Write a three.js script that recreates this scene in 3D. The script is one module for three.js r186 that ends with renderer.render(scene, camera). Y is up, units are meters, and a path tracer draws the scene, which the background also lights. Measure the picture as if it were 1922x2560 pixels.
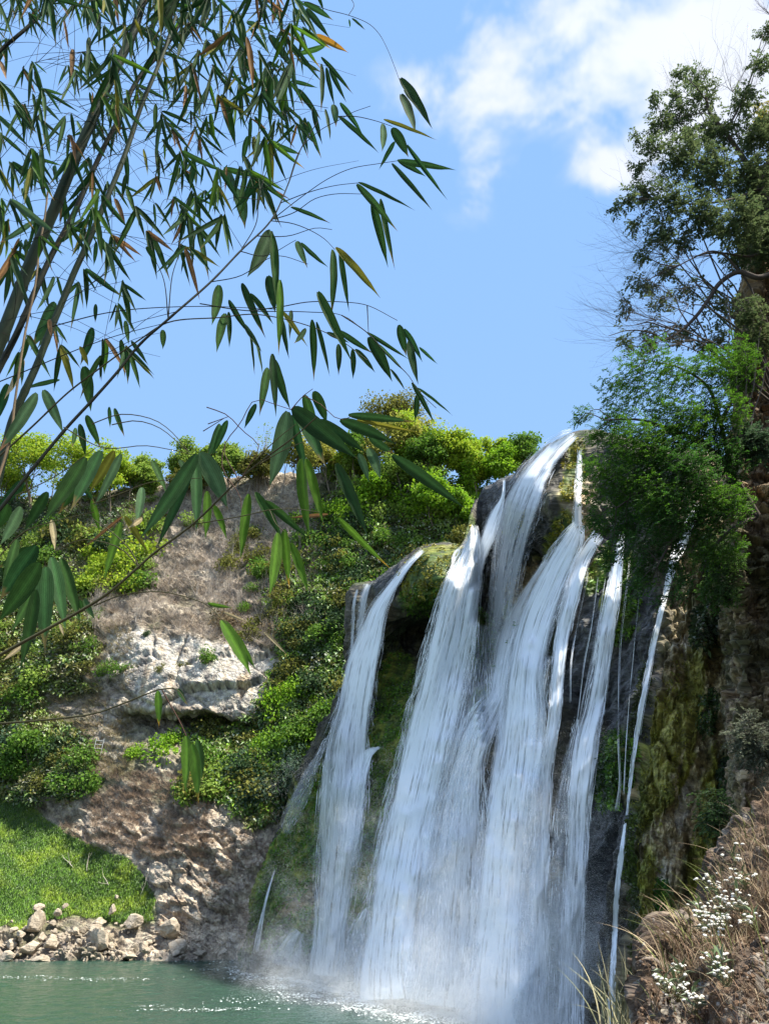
import * as THREE from 'three';
import { mergeGeometries } from 'three/addons/utils/BufferGeometryUtils.js';

// ---------------------------------------------------------------- camera, sky, sun, exposure
const PITCH = THREE.MathUtils.degToRad(25.6), FOCAL = 1919, CX = 961, CY = 1280, EYE = 8;
const camera = new THREE.PerspectiveCamera(2 * Math.atan(1280 / FOCAL) * 180 / Math.PI, 0.75, 0.05, 3000);
camera.position.set(0, EYE, 0);
camera.rotation.set(PITCH, 0, 0);
const scene = new THREE.Scene();
const renderer = new THREE.WebGLRenderer({ antialias: true });
renderer.toneMapping = THREE.LinearToneMapping;
renderer.toneMappingExposure = 2.15;
renderer.shadowMap.enabled = true;
const SUN = new THREE.Vector3(0.44, 0.86, 0.17).normalize();
const sun = new THREE.DirectionalLight(new THREE.Color().setRGB(1, 0.93, 0.8), 5);
sun.position.copy(SUN).multiplyScalar(300); sun.target.position.set(0, 0, -60); sun.position.add(sun.target.position);
sun.shadow.radius = 7; sun.castShadow = true; sun.shadow.mapSize.set(4096, 4096);
Object.assign(sun.shadow.camera, { left: -120, right: 120, top: 120, bottom: -120, near: 1, far: 700 });
sun.name = 'sun';
scene.add(sun, sun.target);

// ---------------------------------------------------------------- numbers
const SP = Math.sin(PITCH), CP = Math.cos(PITCH);
const clamp = (x, a = 0, b = 1) => Math.min(b, Math.max(a, x)), lerp = (a, b, t) => a + (b - a) * t;
const smooth = (a, b, x) => { const t = clamp((x - a) / (b - a)); return t * t * (3 - 2 * t); };
const V = (x = 0, y = 0, z = 0) => new THREE.Vector3(x, y, z);
function rng(seed) { let s = seed | 0; return () => { s = (s + 0x6d2b79f5) | 0; let t = Math.imul(s ^ (s >>> 15), 1 | s); t = (t + Math.imul(t ^ (t >>> 7), 61 | t)) ^ t; return ((t ^ (t >>> 14)) >>> 0) / 4294967296; }; }
const PERM = new Uint8Array(512); { const r = rng(7), p = [...Array(256).keys()]; for (let i = 255; i > 0; i--) { const j = Math.floor(r() * (i + 1)); [p[i], p[j]] = [p[j], p[i]]; } for (let i = 0; i < 512; i++) PERM[i] = p[i & 255]; }
const GX = [1, -1, 1, -1, 1, -1, 1, -1, 0, 0, 0, 0, 1, 0, -1, 0], GY = [1, 1, -1, -1, 0, 0, 0, 0, 1, -1, 1, -1, 1, -1, 1, -1], GZ = [0, 0, 0, 0, 1, 1, -1, -1, 1, 1, -1, -1, 0, 1, 0, -1];
function noise(x, y, z) {
  const X = Math.floor(x), Y = Math.floor(y), Z = Math.floor(z); x -= X; y -= Y; z -= Z;
  const u = x * x * x * (x * (x * 6 - 15) + 10), v = y * y * y * (y * (y * 6 - 15) + 10), w = z * z * z * (z * (z * 6 - 15) + 10);
  const a = X & 255, b = Y & 255, c = Z & 255, A = PERM[a] + b, B = PERM[a + 1] + b;
  const g = (h, x, y, z) => { h &= 15; return GX[h] * x + GY[h] * y + GZ[h] * z; };
  const AA = PERM[A & 255] + c, AB = PERM[(A + 1) & 255] + c, BA = PERM[B & 255] + c, BB = PERM[(B + 1) & 255] + c;
  return lerp(lerp(lerp(g(PERM[AA & 255], x, y, z), g(PERM[BA & 255], x - 1, y, z), u), lerp(g(PERM[AB & 255], x, y - 1, z), g(PERM[BB & 255], x - 1, y - 1, z), u), v),
    lerp(lerp(g(PERM[(AA + 1) & 255], x, y, z - 1), g(PERM[(BA + 1) & 255], x - 1, y, z - 1), u), lerp(g(PERM[(AB + 1) & 255], x, y - 1, z - 1), g(PERM[(BB + 1) & 255], x - 1, y - 1, z - 1), u), v), w);
}
function fbm(x, y, z, o = 4, gain = 0.5) { let s = 0, a = 1, n = 0; for (let i = 0; i < o; i++) { s += a * noise(x, y, z); n += a; a *= gain; x = x * 2.03 + 11.7; y = y * 2.03 + 5.3; z = z * 2.03 + 3.1; } return s / n; }
const ridge = (x, y, z, o = 3) => { let s = 0, a = 1, n = 0; for (let i = 0; i < o; i++) { s += a * (1 - Math.abs(noise(x, y, z)) * 2); n += a; a *= 0.5; x = x * 2.1 + 9; y = y * 2.1 + 4; z = z * 2.1 + 1; } return s / n; };
// nearest-cell noise: [distance to the border between cells, a number of the cell's own]
function cells(x, y, z) {
  const X = Math.floor(x), Y = Math.floor(y), Z = Math.floor(z); let d1 = 9, d2 = 9, id = 0;
  for (let i = -1; i < 2; i++) for (let j = -1; j < 2; j++) for (let k = -1; k < 2; k++) {
    const h = PERM[(PERM[(PERM[(X + i) & 255] + Y + j) & 255] + Z + k) & 255], h2 = PERM[h ^ 91], h3 = PERM[h ^ 57];
    const dx = X + i + h / 255 - x, dy = Y + j + h2 / 255 - y, dz = Z + k + h3 / 255 - z, d = dx * dx + dy * dy + dz * dz;
    if (d < d1) { d2 = d1; d1 = d; id = h3; } else if (d < d2) d2 = d;
  }
  return [Math.sqrt(d2) - Math.sqrt(d1), id / 255];
}
// a pixel of the 1922 x 2560 photograph and a distance along -z to a place, and back
const kOf = (px, py) => ((px - CX) / FOCAL) / (CP - (CY - py) / FOCAL * SP);
const mOf = (py) => { const v = (CY - py) / FOCAL; return (SP + v * CP) / (CP - v * SP); };
const at = (px, py, D) => V(kOf(px, py) * D, EYE + mOf(py) * D, -D);
const toPx = (p) => { const y = p.y - EYE, f = y * SP - p.z * CP, v = y * CP + p.z * SP; return [CX + p.x / f * FOCAL, CY - v / f * FOCAL]; };
// signed distance inside a polygon of pixels (positive inside)
function inPoly(poly, x, y) {
  let d = 1e9, c = false;
  for (let i = 0, j = poly.length - 1; i < poly.length; j = i++) {
    const [ax, ay] = poly[i], [bx, by] = poly[j], ex = bx - ax, ey = by - ay, t = clamp(((x - ax) * ex + (y - ay) * ey) / (ex * ex + ey * ey));
    d = Math.min(d, Math.hypot(x - ax - ex * t, y - ay - ey * t));
    if ((ay > y) !== (by > y) && x < (bx - ax) * (y - ay) / (by - ay) + ax) c = !c;
  }
  return c ? d : -d;
}
const mixC = (a, b, t) => [lerp(a[0], b[0], t), lerp(a[1], b[1], t), lerp(a[2], b[2], t)];

// ---------------------------------------------------------------- names and labels
const taken = new Map();
function numbered(name) { const n = taken.get(name) ?? 0; taken.set(name, n + 1); return n ? name + '_' + String(n).padStart(3, '0') : name; }
function shadows(o) { o.castShadow = true; o.receiveShadow = true; return o; }
function thing(name, label, category, group, pos) {
  const o = new THREE.Group(); o.name = numbered(name); if (pos) o.position.copy(pos);
  o.userData = { label, category }; if (group) o.userData.group = group;
  scene.add(o); return o;
}
function part(parent, name, geometry, material, kind) { const m = shadows(new THREE.Mesh(geometry, material)); m.name = name; if (kind) m.userData.kind = kind; parent.add(m); return m; }
function single(name, geometry, material, label, category, group, pos) { const m = shadows(new THREE.Mesh(geometry, material)); m.name = numbered(name); if (pos) m.position.copy(pos); m.userData = { label, category }; if (group) m.userData.group = group; scene.add(m); return m; }
function setting(name, geometry, material, label, kind = 'structure') { const m = shadows(new THREE.Mesh(geometry, material)); m.name = name; m.userData = { kind, label }; scene.add(m); return m; }
function instanced(name, geometry, material, list, label) {   // list of [Matrix4, [r,g,b]?]
  const m = shadows(new THREE.InstancedMesh(geometry, material, list.length)), c = new THREE.Color(); m.name = name; m.userData = { kind: 'stuff', label };
  list.forEach(([x, rgb], i) => { m.setMatrixAt(i, x); if (rgb) m.setColorAt(i, c.setRGB(...rgb)); });
  scene.add(m); return m;
}

// ---------------------------------------------------------------- the sky: blue air, wisps of cloud
{
  const SW = 2400, SH = 1200, data = new Float32Array(SW * SH * 4);
  // clouds in view: centre, half sizes in pixels of the photograph, thickness
  const blobs = [[1210, 50, 80, 90, .6], [1230, 170, 50, 90, .35], [1110, 40, 70, 60, .35], [1180, 405, 62, 95, 1.15], [1080, 230, 120, 70, .55], [1140, 290, 70, 40, .4], [1320, 270, 110, 50, .45], [1420, 230, 150, 60, .75], [1340, 260, 90, 40, .5], [1060, 260, 60, 90, .4], [1290, 110, 90, 50, .35], [1480, 190, 80, 60, .5],
    [1560, 60, 220, 110, .85], [1760, 60, 240, 110, 1.1], [1900, 120, 200, 130, 1.1], [1640, 130, 160, 60, .8], [1530, 130, 80, 60, .6], [1520, 410, 70, 60, 1.1], [1640, 330, 120, 80, .9], [1700, 220, 150, 80, 1.0], [1850, 300, 160, 160, .9], [1480, 440, 60, 40, .5], [1600, 470, 80, 60, .5], [1410, 60, 60, 40, .4]];
  for (let r = 0; r < SH; r++) {
    const el = ((r + 0.5) / SH - 0.5) * Math.PI, y = Math.sin(el), c = Math.cos(el);
    for (let q = 0; q < SW; q++) {
      const az = ((q + 0.5) / SW - 0.5) * 2 * Math.PI, x = c * Math.cos(az), z = c * Math.sin(az), i = (r * SW + q) * 4;
      const h = clamp(y), pale = Math.exp(-h * 3.2);
      let R = lerp(0.265, 0.45, pale), G = lerp(0.49, 0.68, pale), B = lerp(0.91, 0.96, pale);
      if (y > 0.02) {
        const f = y * SP - z * CP, inFront = f > 0.2, px = inFront ? CX + x / f * FOCAL : -9999, py = inFront ? CY - (y * CP + z * SP) / f * FOCAL : -9999;
        const seen = inFront ? smooth(-500, 100, px) * smooth(2500, 1900, px) * smooth(-500, 50, py) : 0;
        let cover = 0;
        if (seen > 0) for (const [bx, by, w, hh, k] of blobs) { const dx = (px - bx) / w, dy = (py - by) / hh, d = dx * dx + dy * dy; if (d < 6) cover += k * Math.exp(-d * 0.9); }
        const sx = x / (y + 0.12), sz = z / (y + 0.12);
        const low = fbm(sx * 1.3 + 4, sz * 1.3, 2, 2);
        cover = lerp(0.74 + low * 1.1, cover, seen);  // cloud out of view is thickened to add fill light
        let a = 0;
        if (cover > 0.04) {
          const wx = fbm(sx * 6, sz * 6, 9, 2) * 0.05, wz = fbm(sx * 6, sz * 6, 19, 2) * 0.05;
          const n = fbm(sx * 9 + wx * 9, sz * 9 + wz * 9, 5, seen > 0 ? 6 : 3, 0.62);
          a = smooth(0.08, 1.3, cover * 0.72 + n * 1.75) * clamp(cover * 2.4);
        }
        a = clamp(a) * 0.93;
        const lit = 0.93 + 0.07 * fbm(sx * 6, sz * 6, 33, 3);
        R = lerp(R, 0.93 * lit, a); G = lerp(G, 0.97 * lit, a); B = lerp(B, 1.0, a);
      }
      data[i] = R * 0.535; data[i + 1] = G * 0.535; data[i + 2] = B * 0.535; data[i + 3] = 1;
    }
  }
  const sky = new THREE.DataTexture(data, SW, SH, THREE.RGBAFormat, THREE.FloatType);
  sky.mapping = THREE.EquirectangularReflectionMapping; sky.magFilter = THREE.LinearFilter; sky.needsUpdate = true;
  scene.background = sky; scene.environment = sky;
}

// ---------------------------------------------------------------- textures that tile: grain and fine relief
function tileNoise(size, fn) { const d = new Uint8Array(size * size * 4); for (let y = 0; y < size; y++) for (let x = 0; x < size; x++) { const v = fn(x / size, y / size); const i = (y * size + x) * 4; d[i] = clamp(v[0]) * 255; d[i + 1] = clamp(v[1] ?? v[0]) * 255; d[i + 2] = clamp(v[2] ?? v[0]) * 255; d[i + 3] = clamp(v[3] ?? 1) * 255; } const t = new THREE.DataTexture(d, size, size); t.wrapS = t.wrapT = THREE.RepeatWrapping; t.magFilter = THREE.LinearFilter; t.minFilter = THREE.LinearMipmapLinearFilter; t.generateMipmaps = true; t.needsUpdate = true; return t; }
// noise that repeats after f cells, so that it tiles
function ring(u, v, f, seed) { const x = u * f, y = v * f, X = Math.floor(x), Y = Math.floor(y), fx = x - X, fy = y - Y, a = fx * fx * (3 - 2 * fx), b = fy * fy * (3 - 2 * fy); const g = (i, j) => { const h = PERM[(PERM[((X + i) % f + seed) & 255] + (Y + j) % f) & 255] / 256 * 6.2832; return Math.cos(h) * (fx - i) + Math.sin(h) * (fy - j); }; return lerp(lerp(g(0, 0), g(1, 0), a), lerp(g(0, 1), g(1, 1), a), b) * 1.4; }
const torus = (u, v, f, o = 4, seed = 0) => { let s = 0, a = 1, n = 0; for (let i = 0; i < o; i++) { s += a * ring(u, v, f << i, seed + i * 17); n += a; a *= 0.6; } return s / n; };
const rockBump = tileNoise(512, (u, v) => { const n = torus(u, v, 8, 5), c = 1 - Math.abs(torus(u, v, 6, 3, 31)) * 6; return [0.5 + n * 0.9 - clamp(c) * 0.25]; });
const rockTone = tileNoise(512, (u, v) => { const n = torus(u, v, 6, 5, 11), m = torus(u, v, 24, 3, 57); const t = 0.83 + n * 0.55 + m * 0.25; return [t, t * (0.99 + m * 0.04), t * (0.98 - n * 0.06)]; });
rockTone.colorSpace = THREE.SRGBColorSpace;
const tiled = (t, sx, sy = sx) => { const c = t.clone(); c.repeat.set(sx, sy); c.needsUpdate = true; return c; };
const rockMaterial = (bump = 0.12, rough = 0.92, tile = 1) => new THREE.MeshStandardMaterial({ vertexColors: true, roughness: rough, map: tiled(rockTone, tile), bumpMap: tiled(rockBump, tile), bumpScale: bump });

// a sheet through a net of places (rows of equal length), Catmull-Rom in both ways
function cr(a, b, c, d, t) { return 0.5 * (2 * b + (c - a) * t + (2 * a - 5 * b + 4 * c - d) * t * t + (3 * b - a - 3 * c + d) * t * t * t); }
function netPoint(net, u, v, out = V()) {
  const R = net.length - 1, C = net[0].length - 1, y = clamp(v) * R, x = clamp(u) * C, j = Math.min(R - 1, Math.floor(y)), i = Math.min(C - 1, Math.floor(x)), ty = y - j, tx = x - i;
  const row = (r, k) => { const n = net[clamp(r, 0, R)]; return cr(n[Math.max(0, i - 1)][k], n[i][k], n[i + 1][k], n[Math.min(C, i + 2)][k], tx); };
  for (const k of ['x', 'y', 'z']) out[k] = cr(row(j - 1, k), row(j, k), row(j + 1, k), row(j + 2, k), ty);
  return out;
}
// grid over the net: push(p, n, px, py) moves a place along its normal (metres) and colour(p, px, py, lift) gives its base colour
function sheet(net, nu, nv, push, colour, flip = false, uvScale = 0.25, uvOf = (p) => [p.x, p.y - p.z * 0.3]) {
  const N = (nu + 1) * (nv + 1), pos = new Float32Array(N * 3), col = new Float32Array(N * 3), uv = new Float32Array(N * 2), base = [], idx = [];
  for (let j = 0; j <= nv; j++) for (let i = 0; i <= nu; i++) base.push(netPoint(net, i / nu, j / nv));
  const n = V(), a = V(), b = V();
  for (let j = 0; j <= nv; j++) for (let i = 0; i <= nu; i++) {
    const k = j * (nu + 1) + i, p = base[k];
    a.subVectors(base[j * (nu + 1) + Math.min(nu, i + 1)], base[j * (nu + 1) + Math.max(0, i - 1)]); b.subVectors(base[Math.min(nv, j + 1) * (nu + 1) + i], base[Math.max(0, j - 1) * (nu + 1) + i]);
    n.crossVectors(a, b).normalize(); if (flip) n.negate(); if (!isFinite(n.x)) n.set(0, 1, 0);
    const [px, py] = toPx(p), h = push(p, n, px, py, i / nu, j / nv), c = colour(p, px, py, h, n, i / nu, j / nv);
    pos[k * 3] = p.x + n.x * h; pos[k * 3 + 1] = p.y + n.y * h; pos[k * 3 + 2] = p.z + n.z * h;
    col.set(c, k * 3); const w = uvOf(p); uv[k * 2] = w[0] * uvScale; uv[k * 2 + 1] = w[1] * uvScale;
    if (i < nu && j < nv) { const q = k + nu + 1; if (flip) idx.push(k, q, k + 1, k + 1, q, q + 1); else idx.push(k, k + 1, q, k + 1, q + 1, q); }
  }
  const g = new THREE.BufferGeometry();
  g.setAttribute('position', new THREE.BufferAttribute(pos, 3)); g.setAttribute('color', new THREE.BufferAttribute(col, 3)); g.setAttribute('uv', new THREE.BufferAttribute(uv, 2)); g.setIndex(idx); g.computeVertexNormals();
  return g;
}
// where the line of sight through a pixel first meets a sheet, found on a coarse copy of it
function probe(geometry) {
  const S = 3, X0 = -420, Y0 = -60, GW = 940, GH = 990, near = new Float32Array(GW * GH).fill(1e9), p = geometry.attributes.position, id = geometry.index.array, N = p.count, X = new Float32Array(N), Y = new Float32Array(N), Z = new Float32Array(N), v = V();
  for (let i = 0; i < N; i++) { v.fromBufferAttribute(p, i); const f = (v.y - EYE) * SP - v.z * CP; const q = toPx(v); X[i] = (q[0] - X0) / S; Y[i] = (q[1] - Y0) / S; Z[i] = f > 0.3 ? 1 / f : 0; }
  for (let t = 0; t < id.length; t += 3) {
    const a = id[t], b = id[t + 1], c = id[t + 2]; if (!Z[a] || !Z[b] || !Z[c]) continue;
    const d = (X[b] - X[a]) * (Y[c] - Y[a]) - (X[c] - X[a]) * (Y[b] - Y[a]); if (Math.abs(d) < 1e-6) continue;
    const x0 = Math.max(0, Math.ceil(Math.min(X[a], X[b], X[c]) - 0.01)), x1 = Math.min(GW - 1, Math.floor(Math.max(X[a], X[b], X[c]) + 0.01)), y0 = Math.max(0, Math.ceil(Math.min(Y[a], Y[b], Y[c]) - 0.01)), y1 = Math.min(GH - 1, Math.floor(Math.max(Y[a], Y[b], Y[c]) + 0.01));
    for (let y = y0; y <= y1; y++) for (let x = x0; x <= x1; x++) {
      const u = ((x - X[a]) * (Y[c] - Y[a]) - (X[c] - X[a]) * (y - Y[a])) / d, w = ((X[b] - X[a]) * (y - Y[a]) - (x - X[a]) * (Y[b] - Y[a])) / d; if (u < -0.02 || w < -0.02 || u + w > 1.02) continue;
      const f = 1 / (Z[a] * (1 - u - w) + Z[b] * u + Z[c] * w); if (f < near[y * GW + x]) near[y * GW + x] = f;
    }
  }
  return (px, py) => {
    const x = Math.round((px - X0) / S), y = Math.round((py - Y0) / S); if (x < 0 || y < 0 || x >= GW || y >= GH) return null;
    const f = near[y * GW + x]; if (f > 1e8) return null; return { p: at(px, py, f * (CP - (CY - py) / FOCAL * SP)) };
  };
}

// ---------------------------------------------------------------- the far side of the gorge
const COLS = [-700, -300, -100, 0, 120, 250, 380, 500, 620, 720, 820, 920, 1020, 1120, 1250, 1450, 1800];
const per = (list) => (px) => { for (let i = 1; i < list.length; i++) if (px <= list[i][0]) { const [a, b] = list[i - 1], [c, d] = list[i]; return lerp(b, d, clamp((px - a) / (c - a))); } return list[list.length - 1][1]; };
const slopeRows = [   // [height in the picture by column, distance by column]
  [per([[0, 2400], [620, 2400], [1800, 2430]]), per([[0, 97.8], [620, 97.8], [800, 95], [1800, 90]])],
  [per([[0, 2345], [300, 2345], [620, 2350]]), per([[0, 100.5], [380, 100], [620, 98.6], [900, 96], [1800, 92]])],
  [per([[0, 2270], [380, 2270], [1800, 2280]]), per([[-700, 106], [0, 104], [250, 103.2], [400, 101.2], [620, 99.6], [900, 98], [1800, 94]])],
  [per([[0, 2130], [1800, 2140]]), per([[-700, 114], [0, 111], [200, 108.5], [380, 104.2], [620, 101], [760, 101.5], [1800, 97]])],
  [per([[0, 2010], [1800, 2020]]), per([[-700, 120], [0, 116.5], [120, 114], [250, 110], [380, 107], [560, 104], [700, 105], [900, 103], [1800, 100]])],
  [per([[0, 1900], [1800, 1920]]), per([[-700, 124], [0, 119], [250, 113.5], [380, 111.5], [560, 110], [700, 108], [900, 105], [1800, 102]])],
  [per([[0, 1820], [300, 1800], [450, 1795], [620, 1815], [1800, 1820]]), per([[-700, 126], [0, 121], [250, 116.5], [340, 117.5], [430, 119], [600, 118], [700, 111.5], [900, 107], [1800, 104]])],
  [per([[0, 1760], [300, 1745], [450, 1765], [620, 1790], [1800, 1740]]), per([[-700, 128], [0, 122.5], [250, 118], [320, 114.6], [430, 113.6], [600, 113.2], [700, 113], [900, 109], [1800, 105]])],
  [per([[0, 1600], [300, 1590], [700, 1630], [1800, 1600]]), per([[-700, 133], [0, 127], [250, 121.5], [430, 117], [600, 116.5], [700, 117], [900, 112], [1800, 107]])],
  [per([[0, 1460], [1800, 1460]]), per([[-700, 140], [0, 134], [250, 130], [430, 127.5], [600, 125.5], [700, 123], [900, 117], [1800, 110]])],
  [per([[0, 1330], [1800, 1320]]), per([[-700, 147], [0, 141], [250, 138], [430, 135], [600, 133], [700, 130], [900, 122], [1800, 113]])],
  [per([[-700, 1260], [0, 1250], [250, 1240], [430, 1215], [600, 1190], [720, 1190], [900, 1190], [1060, 1195], [1180, 1230], [1450, 1220], [1800, 1220]]), per([[-700, 155], [0, 150], [430, 146], [700, 139], [900, 130], [1800, 117]])],
];
const slopeNet = [COLS.map((px) => at(px, 2400, slopeRows[0][1](px) - 6).setY(-4)), ...slopeRows.map(([y, d]) => COLS.map((px) => at(px, y(px), d(px))))];
{ const top = slopeNet[slopeNet.length - 1]; slopeNet.push(top.map((p) => V(p.x * 1.12, p.y + 2, p.z - 22)), top.map((p) => V(p.x * 1.5, p.y - 6, p.z - 90))); }
const WHITE = [[268, 1585], [330, 1560], [420, 1598], [470, 1590], [560, 1612], [620, 1610], [700, 1645], [694, 1740], [640, 1770], [600, 1795], [540, 1775], [450, 1765], [380, 1775], [325, 1745], [305, 1690], [262, 1640]];
const MOUND = [[-900, 1800], [-60, 1900], [40, 1975], [110, 2050], [200, 2105], [320, 2150], [375, 2225], [385, 2300], [300, 2310], [220, 2290], [100, 2300], [0, 2320], [-900, 2340]];
const BARE = [[180, 2060], [260, 2030], [430, 2080], [470, 2020], [560, 2010], [680, 2040], [670, 2200], [640, 2420], [330, 2420], [385, 2330], [365, 2220], [330, 2140], [220, 2110]];
const LUSH = [[640, 1440], [760, 1330], [830, 1200], [1250, 1180], [1300, 1500], [900, 1500], [870, 1700], [800, 1900], [640, 2080], [560, 2010], [470, 1980], [480, 1800], [640, 1800], [700, 1640]], LEFT = [[-700, 1240], [330, 1240], [360, 1400], [240, 1480], [230, 1700], [100, 1770], [240, 1860], [200, 2000], [60, 2020], [-700, 1800]];
const BED = V(0.35, 0.87, -0.34).normalize();   // the layers of rock dip to the right
const rockKind = (px, py, p) => { const w = fbm(p.x * 0.12, p.y * 0.12, p.z * 0.12, 3) * 60; return { white: smooth(-10, 14, inPoly(WHITE, px + w * 0.4, py + w * 0.4)), green: smooth(-18, 12, inPoly(MOUND, px + w * 0.6, py + w * 0.5)), bare: smooth(-30, 30, inPoly(BARE, px + w, py + w)) }; };
const slopePush = (p, n, px, py, u, v) => {
  const k = rockKind(px, py, p), bed = p.dot(BED), rough = 1 - k.green;
  const e = bed * 0.5 + fbm(p.x * 0.07, p.y * 0.07, p.z * 0.07, 4) * 4.5, st = e - Math.floor(e), ledge = smooth(0, 0.2, st) * (1 - st * 0.9) * smooth(-0.1, 0.25, fbm(p.x * 0.11 + 3, p.y * 0.2, p.z * 0.11, 3));
  const [b1, id1] = cells(p.x * 0.34 + bed * 0.08, bed * 0.55, p.z * 0.34), [b2, id2] = cells(p.x * 0.95, bed * 1.5, p.z * 0.95);
  const block = (id1 - 0.5) * 1.5 * smooth(0, 0.12, b1) - (1 - smooth(0, 0.1, b1)) * 0.5 + ((id2 - 0.5) * 0.4 - (1 - smooth(0, 0.1, b2)) * 0.22);
  const hang = k.white * (ridge(p.x * 0.22, p.y * 0.06, p.z * 0.22, 3) * 0.9 - 0.4 - (1 - smooth(0, 0.09, cells(p.x * 0.13, p.y * 0.2, p.z * 0.13)[0])) * 0.6 + (cells(p.x * 0.13, p.y * 0.2, p.z * 0.13)[1] - 0.5) * 1.4);
  const soil = fbm(p.x * 0.16, p.y * 0.16, p.z * 0.16, 5) * 2.4 + fbm(p.x * 0.9, p.y * 0.9, p.z * 0.9, 3) * 0.5;
  return rough * (lerp(soil * 0.8 + ledge * 0.9 + block * 0.35, ledge * 1.0 + block * 0.7 + soil * 0.15, k.bare) * (1 - k.white * 0.72) + hang) + k.green * soil * 0.45;
};
const slopeColour = (p, px, py, h) => {
  const k = rockKind(px, py, p), n = fbm(p.x * 0.22, p.y * 0.22, p.z * 0.22, 4), m = fbm(p.x * 1.3, p.y * 1.3, p.z * 1.3, 3), s = fbm(p.x * 0.75, p.y * 0.045, p.z * 0.75, 4);
  const [bb, id] = cells(p.x * 0.34 + p.dot(BED) * 0.08, p.dot(BED) * 0.55, p.z * 0.34);
  let c = mixC([0.30, 0.25, 0.19], [0.54, 0.485, 0.40], smooth(-0.2, 0.35, n + m * 0.5));
  c = mixC(c, [0.36, 0.31, 0.26], smooth(0.05, 0.25, fbm(p.x * 0.06, p.y * 0.06, p.z * 0.06, 2)));
  c = mixC(c, [0.10, 0.115, 0.045], smooth(0.1, 0.35, fbm(p.x * 0.13 + 40, p.y * 0.13, p.z * 0.13, 3)) * 0.6);
  let rock = mixC([0.50, 0.42, 0.33], [0.62, 0.54, 0.44], id); rock = mixC(rock, [0.34, 0.25, 0.18], smooth(0.08, 0.36, n + m * 0.6) * 0.7);
  c = mixC(c, mixC([0.045, 0.06, 0.022], [0.09, 0.10, 0.035], m + 0.5), Math.max(smooth(-25, 20, inPoly(LUSH, px + n * 60, py + n * 60)), smooth(-25, 40, inPoly(LEFT, px + n * 80, py + n * 60)) * 0.75));
  c = mixC(c, rock, k.bare);
  let w = mixC([0.62, 0.575, 0.49], [0.72, 0.69, 0.63], smooth(-0.2, 0.2, m)); w = mixC(w, [0.60, 0.44, 0.27], smooth(0.1, 0.35, fbm(p.x * 0.6 + 9, p.y * 0.06, p.z * 0.6, 3)) * 0.7); w = mixC(w, [0.26, 0.25, 0.24], smooth(0.05, 0.28, s) * 0.85);
  c = mixC(c, w, k.white);
  return mixC(c, mixC([0.06, 0.13, 0.02], [0.10, 0.17, 0.03], m + 0.5), k.green);
};
const slope = setting('gorge_slope', sheet(slopeNet, 540, 500, slopePush, slopeColour, false, 0.16), rockMaterial(0.25, 0.95), 'brown rocky slope of the gorge with a pale overhanging rock face');
const slopeAt = probe(slope.geometry);

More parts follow.
